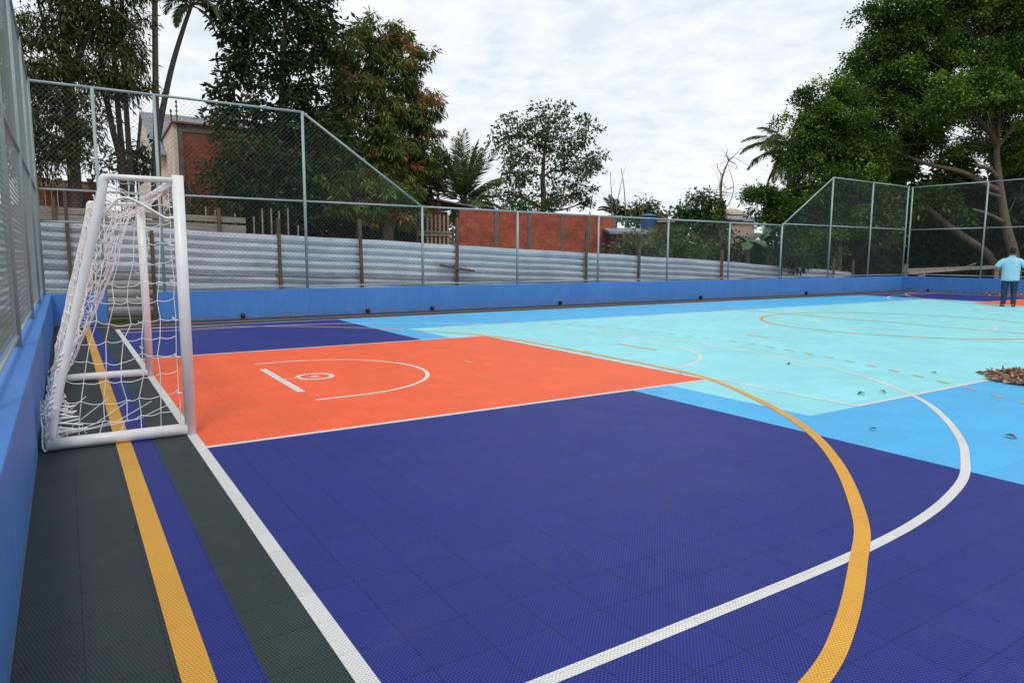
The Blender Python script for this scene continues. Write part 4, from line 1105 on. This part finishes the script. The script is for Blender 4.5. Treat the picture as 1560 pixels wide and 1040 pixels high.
make_tree('spreading_tree', 'huge spreading tree with a pale forked trunk and bare limbs behind the man', 'tree',
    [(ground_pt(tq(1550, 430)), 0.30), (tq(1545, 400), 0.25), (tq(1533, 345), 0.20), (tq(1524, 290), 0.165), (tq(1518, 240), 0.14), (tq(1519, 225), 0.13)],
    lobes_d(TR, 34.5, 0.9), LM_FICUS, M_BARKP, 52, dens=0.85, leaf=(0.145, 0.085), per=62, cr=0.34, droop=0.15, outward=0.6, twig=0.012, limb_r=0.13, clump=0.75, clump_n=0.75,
    extra_limbs=[([tq(1519, 228), tq(1510, 205), tq(1490, 182), tq(1470, 165), tq(1450, 150)], 0.14, 0.05), ([tq(1519, 228), tq(1521, 195), tq(1525, 165), tq(1540, 140)], 0.10, 0.03), ([tq(1520, 225), tq(1535, 205), tq(1552, 180)], 0.09, 0.03),
                 ([tq(1520, 290), tq(1500, 280), tq(1465, 262), tq(1420, 252), tq(1385, 240), tq(1355, 228)], 0.15, 0.06), ([tq(1385, 240), tq(1365, 235), tq(1335, 252)], 0.04, 0.015),
                 ([tq(1518, 270, 32.8), tq(1508, 258, 32.6), tq(1487, 252, 32.5)], 0.11, 0.08), ([tq(1524, 300, 32.8), tq(1512, 296, 32.6), tq(1502, 293, 32.5)], 0.08, 0.06), ([tq(1528, 338, 32.8), tq(1505, 326, 32.6), tq(1482, 319, 32.5)], 0.10, 0.06),
                 ([tq(1530, 330), tq(1540, 318), tq(1548, 300)], 0.03, 0.012)])
make_tree('leaning_tree', 'thick leaning grey trunk behind the end fence, left of the spreading tree', 'tree',
    [(ground_pt(tq(1540, 425, 34)), 0.20), (tq(1512, 398, 34), 0.18), (tq(1470, 362, 34), 0.165), (tq(1440, 340, 34), 0.14), (tq(1415, 318, 34), 0.12), (tq(1395, 300, 34), 0.08)],
    lobes_d([(1405, 300, 34, 24), (1370, 310, 30, 26), (1440, 300, 26, 20), (1470, 330, 22, 16), (1345, 345, 36, 28), (1330, 300, 34, 30)], 33.6, 0.8), LM_FICUS, M_BARKP, 53, dens=0.5, leaf=(0.20, 0.10), per=20, cr=0.36, twig=0.012)
make_tree('dark_thicket', 'dark thicket closing the view behind the right-hand fences', 'shrub',
    [(ground_pt(tq(1400, 420, 42)), 0.2), (tq(1400, 380, 42), 0.12)],
    lobes_d([(1230, 330, 60, 50), (1310, 330, 70, 60), (1400, 340, 70, 60), (1480, 330, 70, 60), (1560, 330, 70, 70), (1350, 250, 60, 50), (1450, 290, 60, 40), (1560, 250, 60, 60), (1250, 385, 70, 30), (1350, 395, 80, 30), (1450, 395, 80, 30), (1550, 395, 80, 30), (1640, 330, 60, 90), (1290, 220, 50, 50)], 42, 0.6),
    LM_DARK, M_BARK, 54, dens=1.3, leaf=(0.40, 0.22), per=24, cr=0.55, twig=0.02)
c0 = PD(1203, 226, 44)
palm('tall palm with drooping fronds rising behind the leafy tree', [ground_pt(c0, -1.5), (c0+ground_pt(c0, -1.5))/2+np.array((.3, 0, 0)), c0], 0.22, 0.15,
     ring_dirs(9, 25, 75, 21, 0.9, 1.1)+ring_dirs(8, -10, 25, 22, 0.85, 1.0)+ring_dirs(6, -50, -15, 23, 0.7, 0.9), 24, 3.4, 0.95, 0.9, w=0.075)

# ------------------------------------------------------------------ far buildings in the gap
def treeline():
    rng = np.random.default_rng(91); t = thing('far_wood', 'far-off wood along the horizon beyond the houses', 'wood', PD(900, 390, 150)*np.array((1, 1, 0)), kind='stuff')
    n = 26000; u = rng.uniform(-500, 2300, n); D = rng.uniform(130, 190, n)
    top = 30 + 9*np.sin(u*0.021) + 6*np.sin(u*0.057+1) + 4*np.sin(u*0.13+2)
    v = 394 - top*rng.random(n)**0.7 + 8
    pts = np.array([PD(a, b, c) for a, b, c in zip(u, v, D)])
    leaf_object('crowns', pts, rng.normal(size=(n, 3)), rng.uniform(1.2, 2.6, n), rng.uniform(0.8, 1.6, n), rng.random(n)*0.6 + 0.15, LM_AIRY, t, rng)
treeline()
M_FARWALL = varied('far pink render', (0.42, 0.31, 0.25), 0.9, 0.1, 0.6, 0.2)
M_FARROOF = varied('far pale roof', (0.40, 0.32, 0.26), 0.9, 0.1, 0.6, 0.3)
M_TANK = varied('blue tank plastic', (0.020, 0.085, 0.20), 0.45, 0.4, 2, 0.15)
def tank():
    D = 36; k = D/FPX; c = PD(988, 347, D)
    t = thing('water_tank', 'blue round water tank with a shallow cone lid on a concrete stand', 'water tank', c)
    def ring(z, r, n=28): return [(c[0]+r*math.cos(2*math.pi*i/n), c[1]+r*math.sin(2*math.pi*i/n), z) for i in range(n)]
    r0, r1, h = 11.5*k, 13.3*k, 17*k
    rings = []
    for i in range(13):
        s = i/12; rings.append(ring(c[2]+h*s, (r0+(r1-r0)*s)*(1.0 if i % 3 else 1.025)))
    mb = MB(); mb.loft(rings); mb.build('tank_body', M_TANK, t, smooth=False)
    mb = MB(); mb.loft([ring(c[2]+h+0.004, r1*1.08), ring(c[2]+h+1.2*k, r1*1.08), ring(c[2]+h+3.6*k, r1*0.30), ring(c[2]+h+4.2*k, r1*0.28), ring(c[2]+h+4.4*k, r1*0.1)]); mb.build('lid', M_TANK, t)
    mb = MB(); mb.box(c[0]-r0*0.9, c[0]+r0*0.9, c[1]-r0*0.9, c[1]+r0*0.9, -1.6, c[2]-0.004); mb.build('stand', M_CONC, t)
tank()
def far_house(label, u0, u1, vt, vw, D, wm, rm, cat='house', depth=5.0, win=True):
    a, b = PD(u0, vw, D), PD(u1, vw, D); top = PD((u0+u1)/2, vt, D)[2]; wz = a[2]
    d = unit((b-a)*np.array((1, 1, 0))); nrm = np.array((-d[1], d[0], 0.0))
    if np.dot(nrm, FWD) < 0: nrm = -nrm
    t = thing('far_house', label, cat, (a+b)/2*np.array((1, 1, 0)))
    a0, b0 = np.array((a[0], a[1], -2.2)), np.array((b[0], b[1], -2.2)); up = np.array((0, 0, 1.0))
    H = wz+2.2
    mb = MB(); mb.hexa([a0, b0, b0+nrm*depth, a0+nrm*depth, a0+up*H, b0+up*H, b0+nrm*depth+up*H, a0+nrm*depth+up*H]); mb.build('wall', wm, t)
    e = 0.35; A, B = a0+up*(H+0.01)-d*e-nrm*e, b0+up*(H+0.01)+d*e-nrm*e; R1, R2 = a0+nrm*depth/2+up*(top+2.2)-d*e, b0+nrm*depth/2+up*(top+2.2)+d*e
    C_, D_ = a0+nrm*(depth+e)+up*(H+0.01)-d*e, b0+nrm*(depth+e)+up*(H+0.01)+d*e; th = up*0.12
    mb = MB(); mb.hexa([A, B, R2, R1, A+th, B+th, R2+th, R1+th]); mb.hexa([R1+d*0.003, R2-d*0.003, D_, C_, R1+th, R2+th, D_+th, C_+th]); mb.build('roof', rm, t)
    if win:
        w = np.linalg.norm(b-a)
        for s in (0.25, 0.7):
            p = a0 + d*w*s - nrm*0.02 + up*(H-1.5)
            mb = MB(); mb.hexa([p, p+d*0.9, p+d*0.9+nrm*0.015, p+nrm*0.015, p+up*0.9, p+d*0.9+up*0.9, p+d*0.9+nrm*0.015+up*0.9, p+nrm*0.015+up*0.9]); mb.build('window', M_DARK, t)
    return t
far_house('far pink house with a pale tiled roof right of the bare dead tree', 1088, 1134, 316, 326, 75, M_FARWALL, M_FARROOF, depth=8)
far_house('far low house under a grey roof below the pink house', 1105, 1150, 328, 336, 60, M_FARWALL, M_FIBRO, depth=6, win=False)
far_house('far shed with a grey sheet roof between the brick wall and the water tank', 938, 976, 349, 357, 33, M_BRICKDARK, M_FIBRO, 'shed', depth=4, win=False)
far_house('small raw brick house right of the water tank', 1005, 1036, 336.5, 339, 44, M_BRICK, M_FARROOF, depth=5)
far_house('distant pale block on the skyline left of the bushy tree', 1006, 1018, 325, 328, 110, M_FARWALL, M_FARROOF, depth=8, win=False)

# ------------------------------------------------------------------ timber barrier behind the end fence
def barrier():
    D = 33.2; t = thing('timber_barrier', 'rough timber barrier of long planks behind the end wall', 'barrier', PD(1440, 425, D)*np.array((1, 1, 0)))
    mb = MB(); mb.beam(PD(1376, 412, D), PD(1525, 406.5, D), 0.04, 0.17); mb.build('plank', M_GREYWOOD, t)
    mb = MB(); mb.beam(PD(1384, 416, D-0.1), PD(1470, 410, D-0.1), 0.04, 0.10); mb.build('plank', M_PALEWOOD, t)
    for u, v in ((1381, 402), (1402, 411), (1407, 413), (1519, 408)):
        p = PD(u, v, D-0.05); mb = MB(); mb.beam((p[0], p[1], -1.6), p, 0.14, 0.10, up=(1, 0, 0)); mb.build('post', M_PALEWOOD, t)
    mb = MB(); mb.tube([PD(1456, 412, D-0.2), PD(1487, 401, D-0.25)], 0.025, 6); mb.build('pole', M_GREYWOOD, t)
barrier()
# ------------------------------------------------------------------ the man
def person():
    px, py = 23.67, 1.25
    ang = math.radians(-66)
    t = thing('person', 'man seen from behind in a pale blue polo shirt, dark jeans and tan shoes', 'person', (px, py, 0), rotz=ang)
    ca, sa = math.cos(ang), math.sin(ang)
    K = 1.0
    def Wd(p): return (px+(p[0]*ca-p[1]*sa)*K, py+(p[0]*sa+p[1]*ca)*K, p[2]*K)
    skin = varied('brown skin', (0.26, 0.13, 0.08), 0.55, 0.35, 8, 0.1)
    shirt = varied('pale blue polo cotton', (0.30, 0.56, 0.70), 0.85, 0.2, 3, 0.12, bump=0.5)
    jeans = varied('dark denim', (0.022, 0.045, 0.085), 0.85, 0.2, 9, 0.4, bump=0.15)
    shoe = varied('tan shoe leather', (0.22, 0.12, 0.055), 0.6, 0.3, 9, 0.3)
    hairm = varied('black hair', (0.010, 0.009, 0.009), 0.6, 0.3, 30, 0.3, bump=0.5)
    # ---- body: one skin-modifier surface
    V, Ed, Rd = [], [], []
    def add(p, r, parent=None):
        V.append(Wd(p)); Rd.append(r if isinstance(r, tuple) else (r, r))
        if parent is not None: Ed.append((parent, len(V)-1))
        return len(V)-1
    pel = add((0, 0, 0.97), (0.150, 0.115))
    sp1 = add((0, 0.0, 1.12), (0.150, 0.118), pel)
    sp2 = add((0, -0.01, 1.29), (0.165, 0.118), sp1)
    ch = add((0, -0.015, 1.42), (0.155, 0.10), sp2)
    nb = add((0, 0.0, 1.525), 0.062, ch)
    nk = add((0, 0.015, 1.58), 0.058, nb)
    h1 = add((0, 0.030, 1.645), (0.070, 0.082), nk)
    h2 = add((0, 0.030, 1.715), (0.078, 0.096), h1)
    h3 = add((0, 0.020, 1.785), (0.060, 0.072), h2)
    for s in (-1, 1):
        e1 = add((s*0.078, 0.025, 1.69), 0.016, h2); add((s*0.090, 0.015, 1.70), 0.012, e1)      # ears
        sh = add((s*0.175, -0.01, 1.43), 0.068, ch)
        ua = add((s*0.30, -0.02, 1.31), 0.056, sh)
        el = add((s*0.385, -0.02, 1.11), 0.046, ua)
        fa = add((s*0.305, 0.11, 1.10), 0.043, el)
        wr = add((s*0.165, 0.235, 1.155), 0.027, fa)
        pm = add((s*0.135, 0.295, 1.170), (0.036, 0.020), wr)
        for q in range(4):
            off = (q-1.5)*0.019
            k1 = add((s*(0.118+0.0), 0.335-0.006*abs(q-1), 1.178+off), 0.0090, pm)
            k2 = add((s*0.090, 0.348-0.006*abs(q-1), 1.180+off), 0.0082, k1)
            add((s*0.068, 0.336-0.004*q, 1.180+off), 0.0072, k2)
        th1 = add((s*0.120, 0.285, 1.208), 0.0105, pm); add((s*0.094, 0.305, 1.226), 0.0085, th1)
        hp = add((s*0.095, 0.0, 0.90), 0.088, pel)
        kn = add((s*0.115, 0.02, 0.50), 0.058, hp)
        an = add((s*0.125, -0.02, 0.10), 0.040, kn)
        add((s*0.135, 0.09, 0.045), 0.034, an)
    nose = add((0, 0.122, 1.690), 0.016, h2)
    me = bpy.data.meshes.new('body'); me.from_pydata(V, Ed, []); me.update(); me.materials.append(skin)
    o = bpy.data.objects.new('body', me); COL.objects.link(o); place(o, t)
    sk = o.modifiers.new('skin', 'SKIN'); sk.use_smooth_shade = True; sk.branch_smoothing = 0.6
    lay = me.skin_vertices[0] if len(me.skin_vertices) else None
    if lay is None:
        bpy.context.view_layer.objects.active = o; bpy.ops.mesh.customdata_skin_add(); lay = me.skin_vertices[0]
    for i, r in enumerate(Rd): lay.data[i].radius = r
    lay.data[0].use_root = True
    sb = o.modifiers.new('sub', 'SUBSURF'); sb.levels = 1; sb.render_levels = 2
    def ring(c, rx, ry, n=16, wob=0.0, seed=0, tilt=0.0):
        r = random.Random(seed)
        return [Wd((c[0]+rx*math.cos(2*math.pi*i/n)*(1+r.uniform(-wob, wob)), c[1]+ry*math.sin(2*math.pi*i/n)*(1+r.uniform(-wob, wob)), c[2]+tilt*math.cos(2*math.pi*i/n))) for i in range(n)]
    # ---- polo shirt: torso, sleeves, collar in one mesh
    mb = MB()
    prof = [(0.775, 0.246, 0.172, 0.0), (0.83, 0.240, 0.178, 0), (0.95, 0.234, 0.182, 0.012), (1.10, 0.238, 0.178, 0.008), (1.25, 0.248, 0.165, -0.005), (1.36, 0.252, 0.150, -0.012), (1.435, 0.235, 0.125, -0.012), (1.495, 0.160, 0.095, -0.005), (1.525, 0.090, 0.075, 0.002), (1.545, 0.076, 0.070, 0.008)]
    mb.loft([ring((0, y, z), rx, ry, 18, 0.028, int(z*1000)) for z, rx, ry, y in prof])
    for s in (-1, 1):
        cs = [((s*0.13, -0.012, 1.425), 0.085), ((s*0.20, -0.014, 1.405), 0.088), ((s*0.275, -0.018, 1.345), 0.086), ((s*0.335, -0.022, 1.265), 0.080), ((s*0.365, -0.024, 1.205), 0.082)]
        mb.tube([Wd(c) for c, r in cs], [r for c, r in cs], 14)
    mb.build('polo_shirt', shirt, t, smooth=True, subsurf=1)
    mb = MB(); mb.loft([ring((0, 0.0, 1.52), 0.088, 0.082), ring((0, 0.006, 1.552), 0.078, 0.076), ring((0, 0.008, 1.572), 0.076, 0.074), ring((0, 0.006, 1.548), 0.092, 0.088)], caps=False)
    mb.build('collar', shirt, t, smooth=True)
    # ---- jeans
    mb = MB()
    for s in (-1, 1):
        leg = [(0.955, 0.095, 0.0, 0.125, 0.150), (0.86, 0.105, -0.004, 0.122, 0.145), (0.74, 0.112, 0.004, 0.110, 0.125), (0.60, 0.118, 0.012, 0.097, 0.105), (0.48, 0.121, 0.014, 0.088, 0.093), (0.34, 0.122, -0.004, 0.074, 0.080), (0.20, 0.126, -0.016, 0.070, 0.078), (0.10, 0.128, -0.016, 0.072, 0.082), (0.065, 0.130, -0.012, 0.076, 0.088)]
        mb.loft([ring((s*x, y, z), rx, ry, 14, 0.035, int(z*977)+s) for z, x, y, rx, ry in leg])
    mb.loft([ring((0, 0, 0.82), 0.19, 0.14), ring((0, 0, 0.93), 0.225, 0.16), ring((0, 0, 1.01), 0.22, 0.155)])
    mb.build('jeans', jeans, t, smooth=True, subsurf=1)
    # ---- shoes
    for s in (-1, 1):
        mb = MB()
        rs = []
        for y, w, h in ((-0.095, 0.030, 0.060), (-0.075, 0.043, 0.085), (-0.02, 0.045, 0.095), (0.05, 0.049, 0.075), (0.12, 0.052, 0.055), (0.165, 0.044, 0.045), (0.19, 0.024, 0.034)):
            rs.append([Wd((s*0.132+s*y*0.15+w*math.cos(a), y, 0.016+h*0.5+h*0.5*math.sin(a))) for a in [2*math.pi*i/12 for i in range(12)]])
        mb.loft(rs); sh_ = mb.build('shoe', shoe, t, smooth=True, subsurf=1)
        mb = MB(); mb.loft([[Wd((s*0.132+s*yy*0.15+xx, yy, z)) for xx, yy in ((-.04, -.1), (.04, -.1), (.05, 0), (.056, .12), (.03, .195), (-.03, .195), (-.056, .12), (-.05, 0))] for z in (0.001, 0.022)])
        mb.build('sole', hairm, sh_)
    # ---- hair
    mb = MB()
    rr = []
    for z, rx, ry, y in ((1.615, 0.062, 0.05, -0.022), (1.66, 0.079, 0.075, -0.012), (1.71, 0.088, 0.097, 0.006), (1.755, 0.088, 0.104, 0.018), (1.80, 0.074, 0.090, 0.018), (1.828, 0.045, 0.058, 0.014), (1.836, 0.015, 0.02, 0.012)):
        rr.append(ring((0, y, z), rx, ry, 16, 0.02, int(z*999)))
    mb.loft(rr); mb.build('hair', hairm, t, smooth=True, subsurf=1)
    # belt line and the phone in his hands
    ph = MB(); ph.hexa([Wd(p) for p in ((-0.075, 0.318, 1.13), (0.075, 0.318, 1.13), (0.075, 0.328, 1.13), (-0.075, 0.328, 1.13), (-0.075, 0.322, 1.215), (0.075, 0.322, 1.215), (0.075, 0.332, 1.215), (-0.075, 0.332, 1.215))])
    p = ph.build('phone', M_BLACK, bevel=0.004); tag(p, 'dark phone held in both hands in front of the man', 'phone')
person()

# ------------------------------------------------------------------ fallen leaves
LM_DRY = leaf_mat('dry leaves', [(0.0, (0.05, 0.03, 0.02)), (0.3, (0.22, 0.125, 0.08)), (0.7, (0.42, 0.27, 0.19)), (1.0, (0.52, 0.38, 0.28))], trans=0.1, rough=0.8)
def leaf_pile():
    rng = np.random.default_rng(77); n = 4200
    t = thing('leaf_pile', 'low heap of dry brown leaves swept together on the aqua and blue court', 'leaf pile', (9.05, -4.95, 0))
    a = rng.random(n)*2*math.pi; r = rng.random(n)**0.5*(0.86+0.14*np.sin(a*5+1)+0.08*np.sin(a*9))
    x = 9.05 + 0.58*r*np.cos(a); y = -4.98 + 0.72*r*np.sin(a)
    h = 0.12*np.clip(1-r**1.7, 0, 1)*(0.8+0.3*np.sin(x*9)*np.sin(y*8))
    z = 0.012 + h*(0.55+0.5*rng.random(n))
    base = np.stack([x, y, z], 1); d = rng.normal(size=(n, 3)); d[:, 2] = np.abs(d[:, 2])*0.25
    leaf_object('leaves', base, d, rng.uniform(0.05, 0.12, n), rng.uniform(0.03, 0.065, n), rng.beta(1.5, 1.4, n), LM_DRY, t, rng, fold=0.5)
    mb = MB()      # the mat of crushed leaves under them
    for k in range(8):
        s = k/8
        pass
    rings = []
    for s in (1.0, 0.8, 0.55, 0.3, 0.08):
        rings.append([(9.05+0.52*s*math.cos(q*math.pi/16), -4.98+0.65*s*math.sin(q*math.pi/16), 0.010+0.095*max(0, 1-s**1.7)) for q in range(32)])
    mb.loft(rings); mb.build('leaf_mat', varied('crushed leaf mat', (0.10, 0.055, 0.035), 0.95, 0.1, 30, 0.6, bump=0.5), t)
leaf_pile()
def loose_leaf(x, y, seed, label, col, ln=0.11, wd=0.055):
    ln *= 0.55; wd *= 0.75
    rng = random.Random(seed); a = rng.uniform(0, 6.28); d = np.array((math.cos(a), math.sin(a), 0)); s = np.array((-d[1], d[0], 0)); c = np.array((x, y, 0.006))
    mb = MB(); n = 7
    for i in range(n):
        q = i/(n-1); w = wd*0.5*math.sin(math.pi*min(1, 0.06+0.9*q))**0.8; z = 0.010*math.sin(math.pi*q)+0.010*q*q
        p = c + d*ln*(q-0.5) + np.array((0, 0, z)); mb.v += [tuple(p-s*w+np.array((0, 0, w*0.5))), tuple(p), tuple(p+s*w+np.array((0, 0, w*0.5)))]
        if i: b = 3*i; mb.face((b-3, b-2, b+1, b)); mb.face((b-2, b-1, b+2, b+1))
    mb.tube([c-d*ln*0.5, c-d*ln*0.62+np.array((0, 0, .006))], 0.003, 4)
    o = mb.build('fallen_leaf', col); tag(o, label, 'leaf', 'loose leaves on the court')
LC = [varied('dry brown leaf', (0.12, 0.075, 0.045), 0.8, 0.2, 20, 0.4), varied('grey green leaf', (0.07, 0.085, 0.055), 0.8, 0.2, 20, 0.4)]
for x, y, s, lb, c, l_ in ((7.57, -2.44, 1, 'small curled leaf on the aqua court near the dashed yellow arc', 1, .14), (6.39, -4.19, 2, 'curled leaf on the aqua court just inside the blue corner, left of its neighbour', 1, .15),
        (6.70, -4.25, 3, 'upright dark leaf on the aqua court near the white line crossing', 0, .12), (5.70, -5.88, 4, 'curled leaf on the sky-blue court right of the white arc', 0, .15),
        (-0.60, -4.205, 5, 'tiny pale leaf on the grey strip left of the yellow line', 1, .05), (4.97, -5.13, 6, 'flat leaf on the sky-blue court between the yellow and white arcs', 1, .10),
        (5.63, -2.26, 7, 'dark leaf lying on the free-throw line of the orange key', 0, .07), (8.54, -3.9, 8, 'flat leaf on the aqua court before the leaf pile', 1, .10), (2.95, 0.55, 9, 'tiny leaf on the orange key', 0, .06)):
    loose_leaf(x, y, s, lb, LC[c], l_, l_*0.5)
def litter():
    rng = np.random.default_rng(5); n = 1500
    y = np.concatenate([rng.normal(3.4, 0.6, n//2), rng.uniform(-3, 5, n-n//2)]); x = XW1 - 0.04 - np.abs(rng.normal(0, 0.22, n))
    z = 0.012+rng.random(n)*0.05
    o = bpy.data.objects.new('leaf_litter', None); COL.objects.link(o); o.location = (XW1-0.2, 2, 0)
    bpy.data.objects.remove(o)
    t = thing('leaf_litter', 'strip of dry leaf litter along the foot of the end wall', 'leaf litter', (XW1-0.2, 2, 0), kind='stuff')
    d = rng.normal(size=(n, 3)); d[:, 2] = np.abs(d[:, 2])*0.3
    leaf_object('leaves', np.stack([x, y, z], 1), d, rng.uniform(0.08, 0.16, n), rng.uniform(0.04, 0.08, n), rng.beta(2, 1.6, n), LM_DRY, t, rng, fold=0.5)
litter()
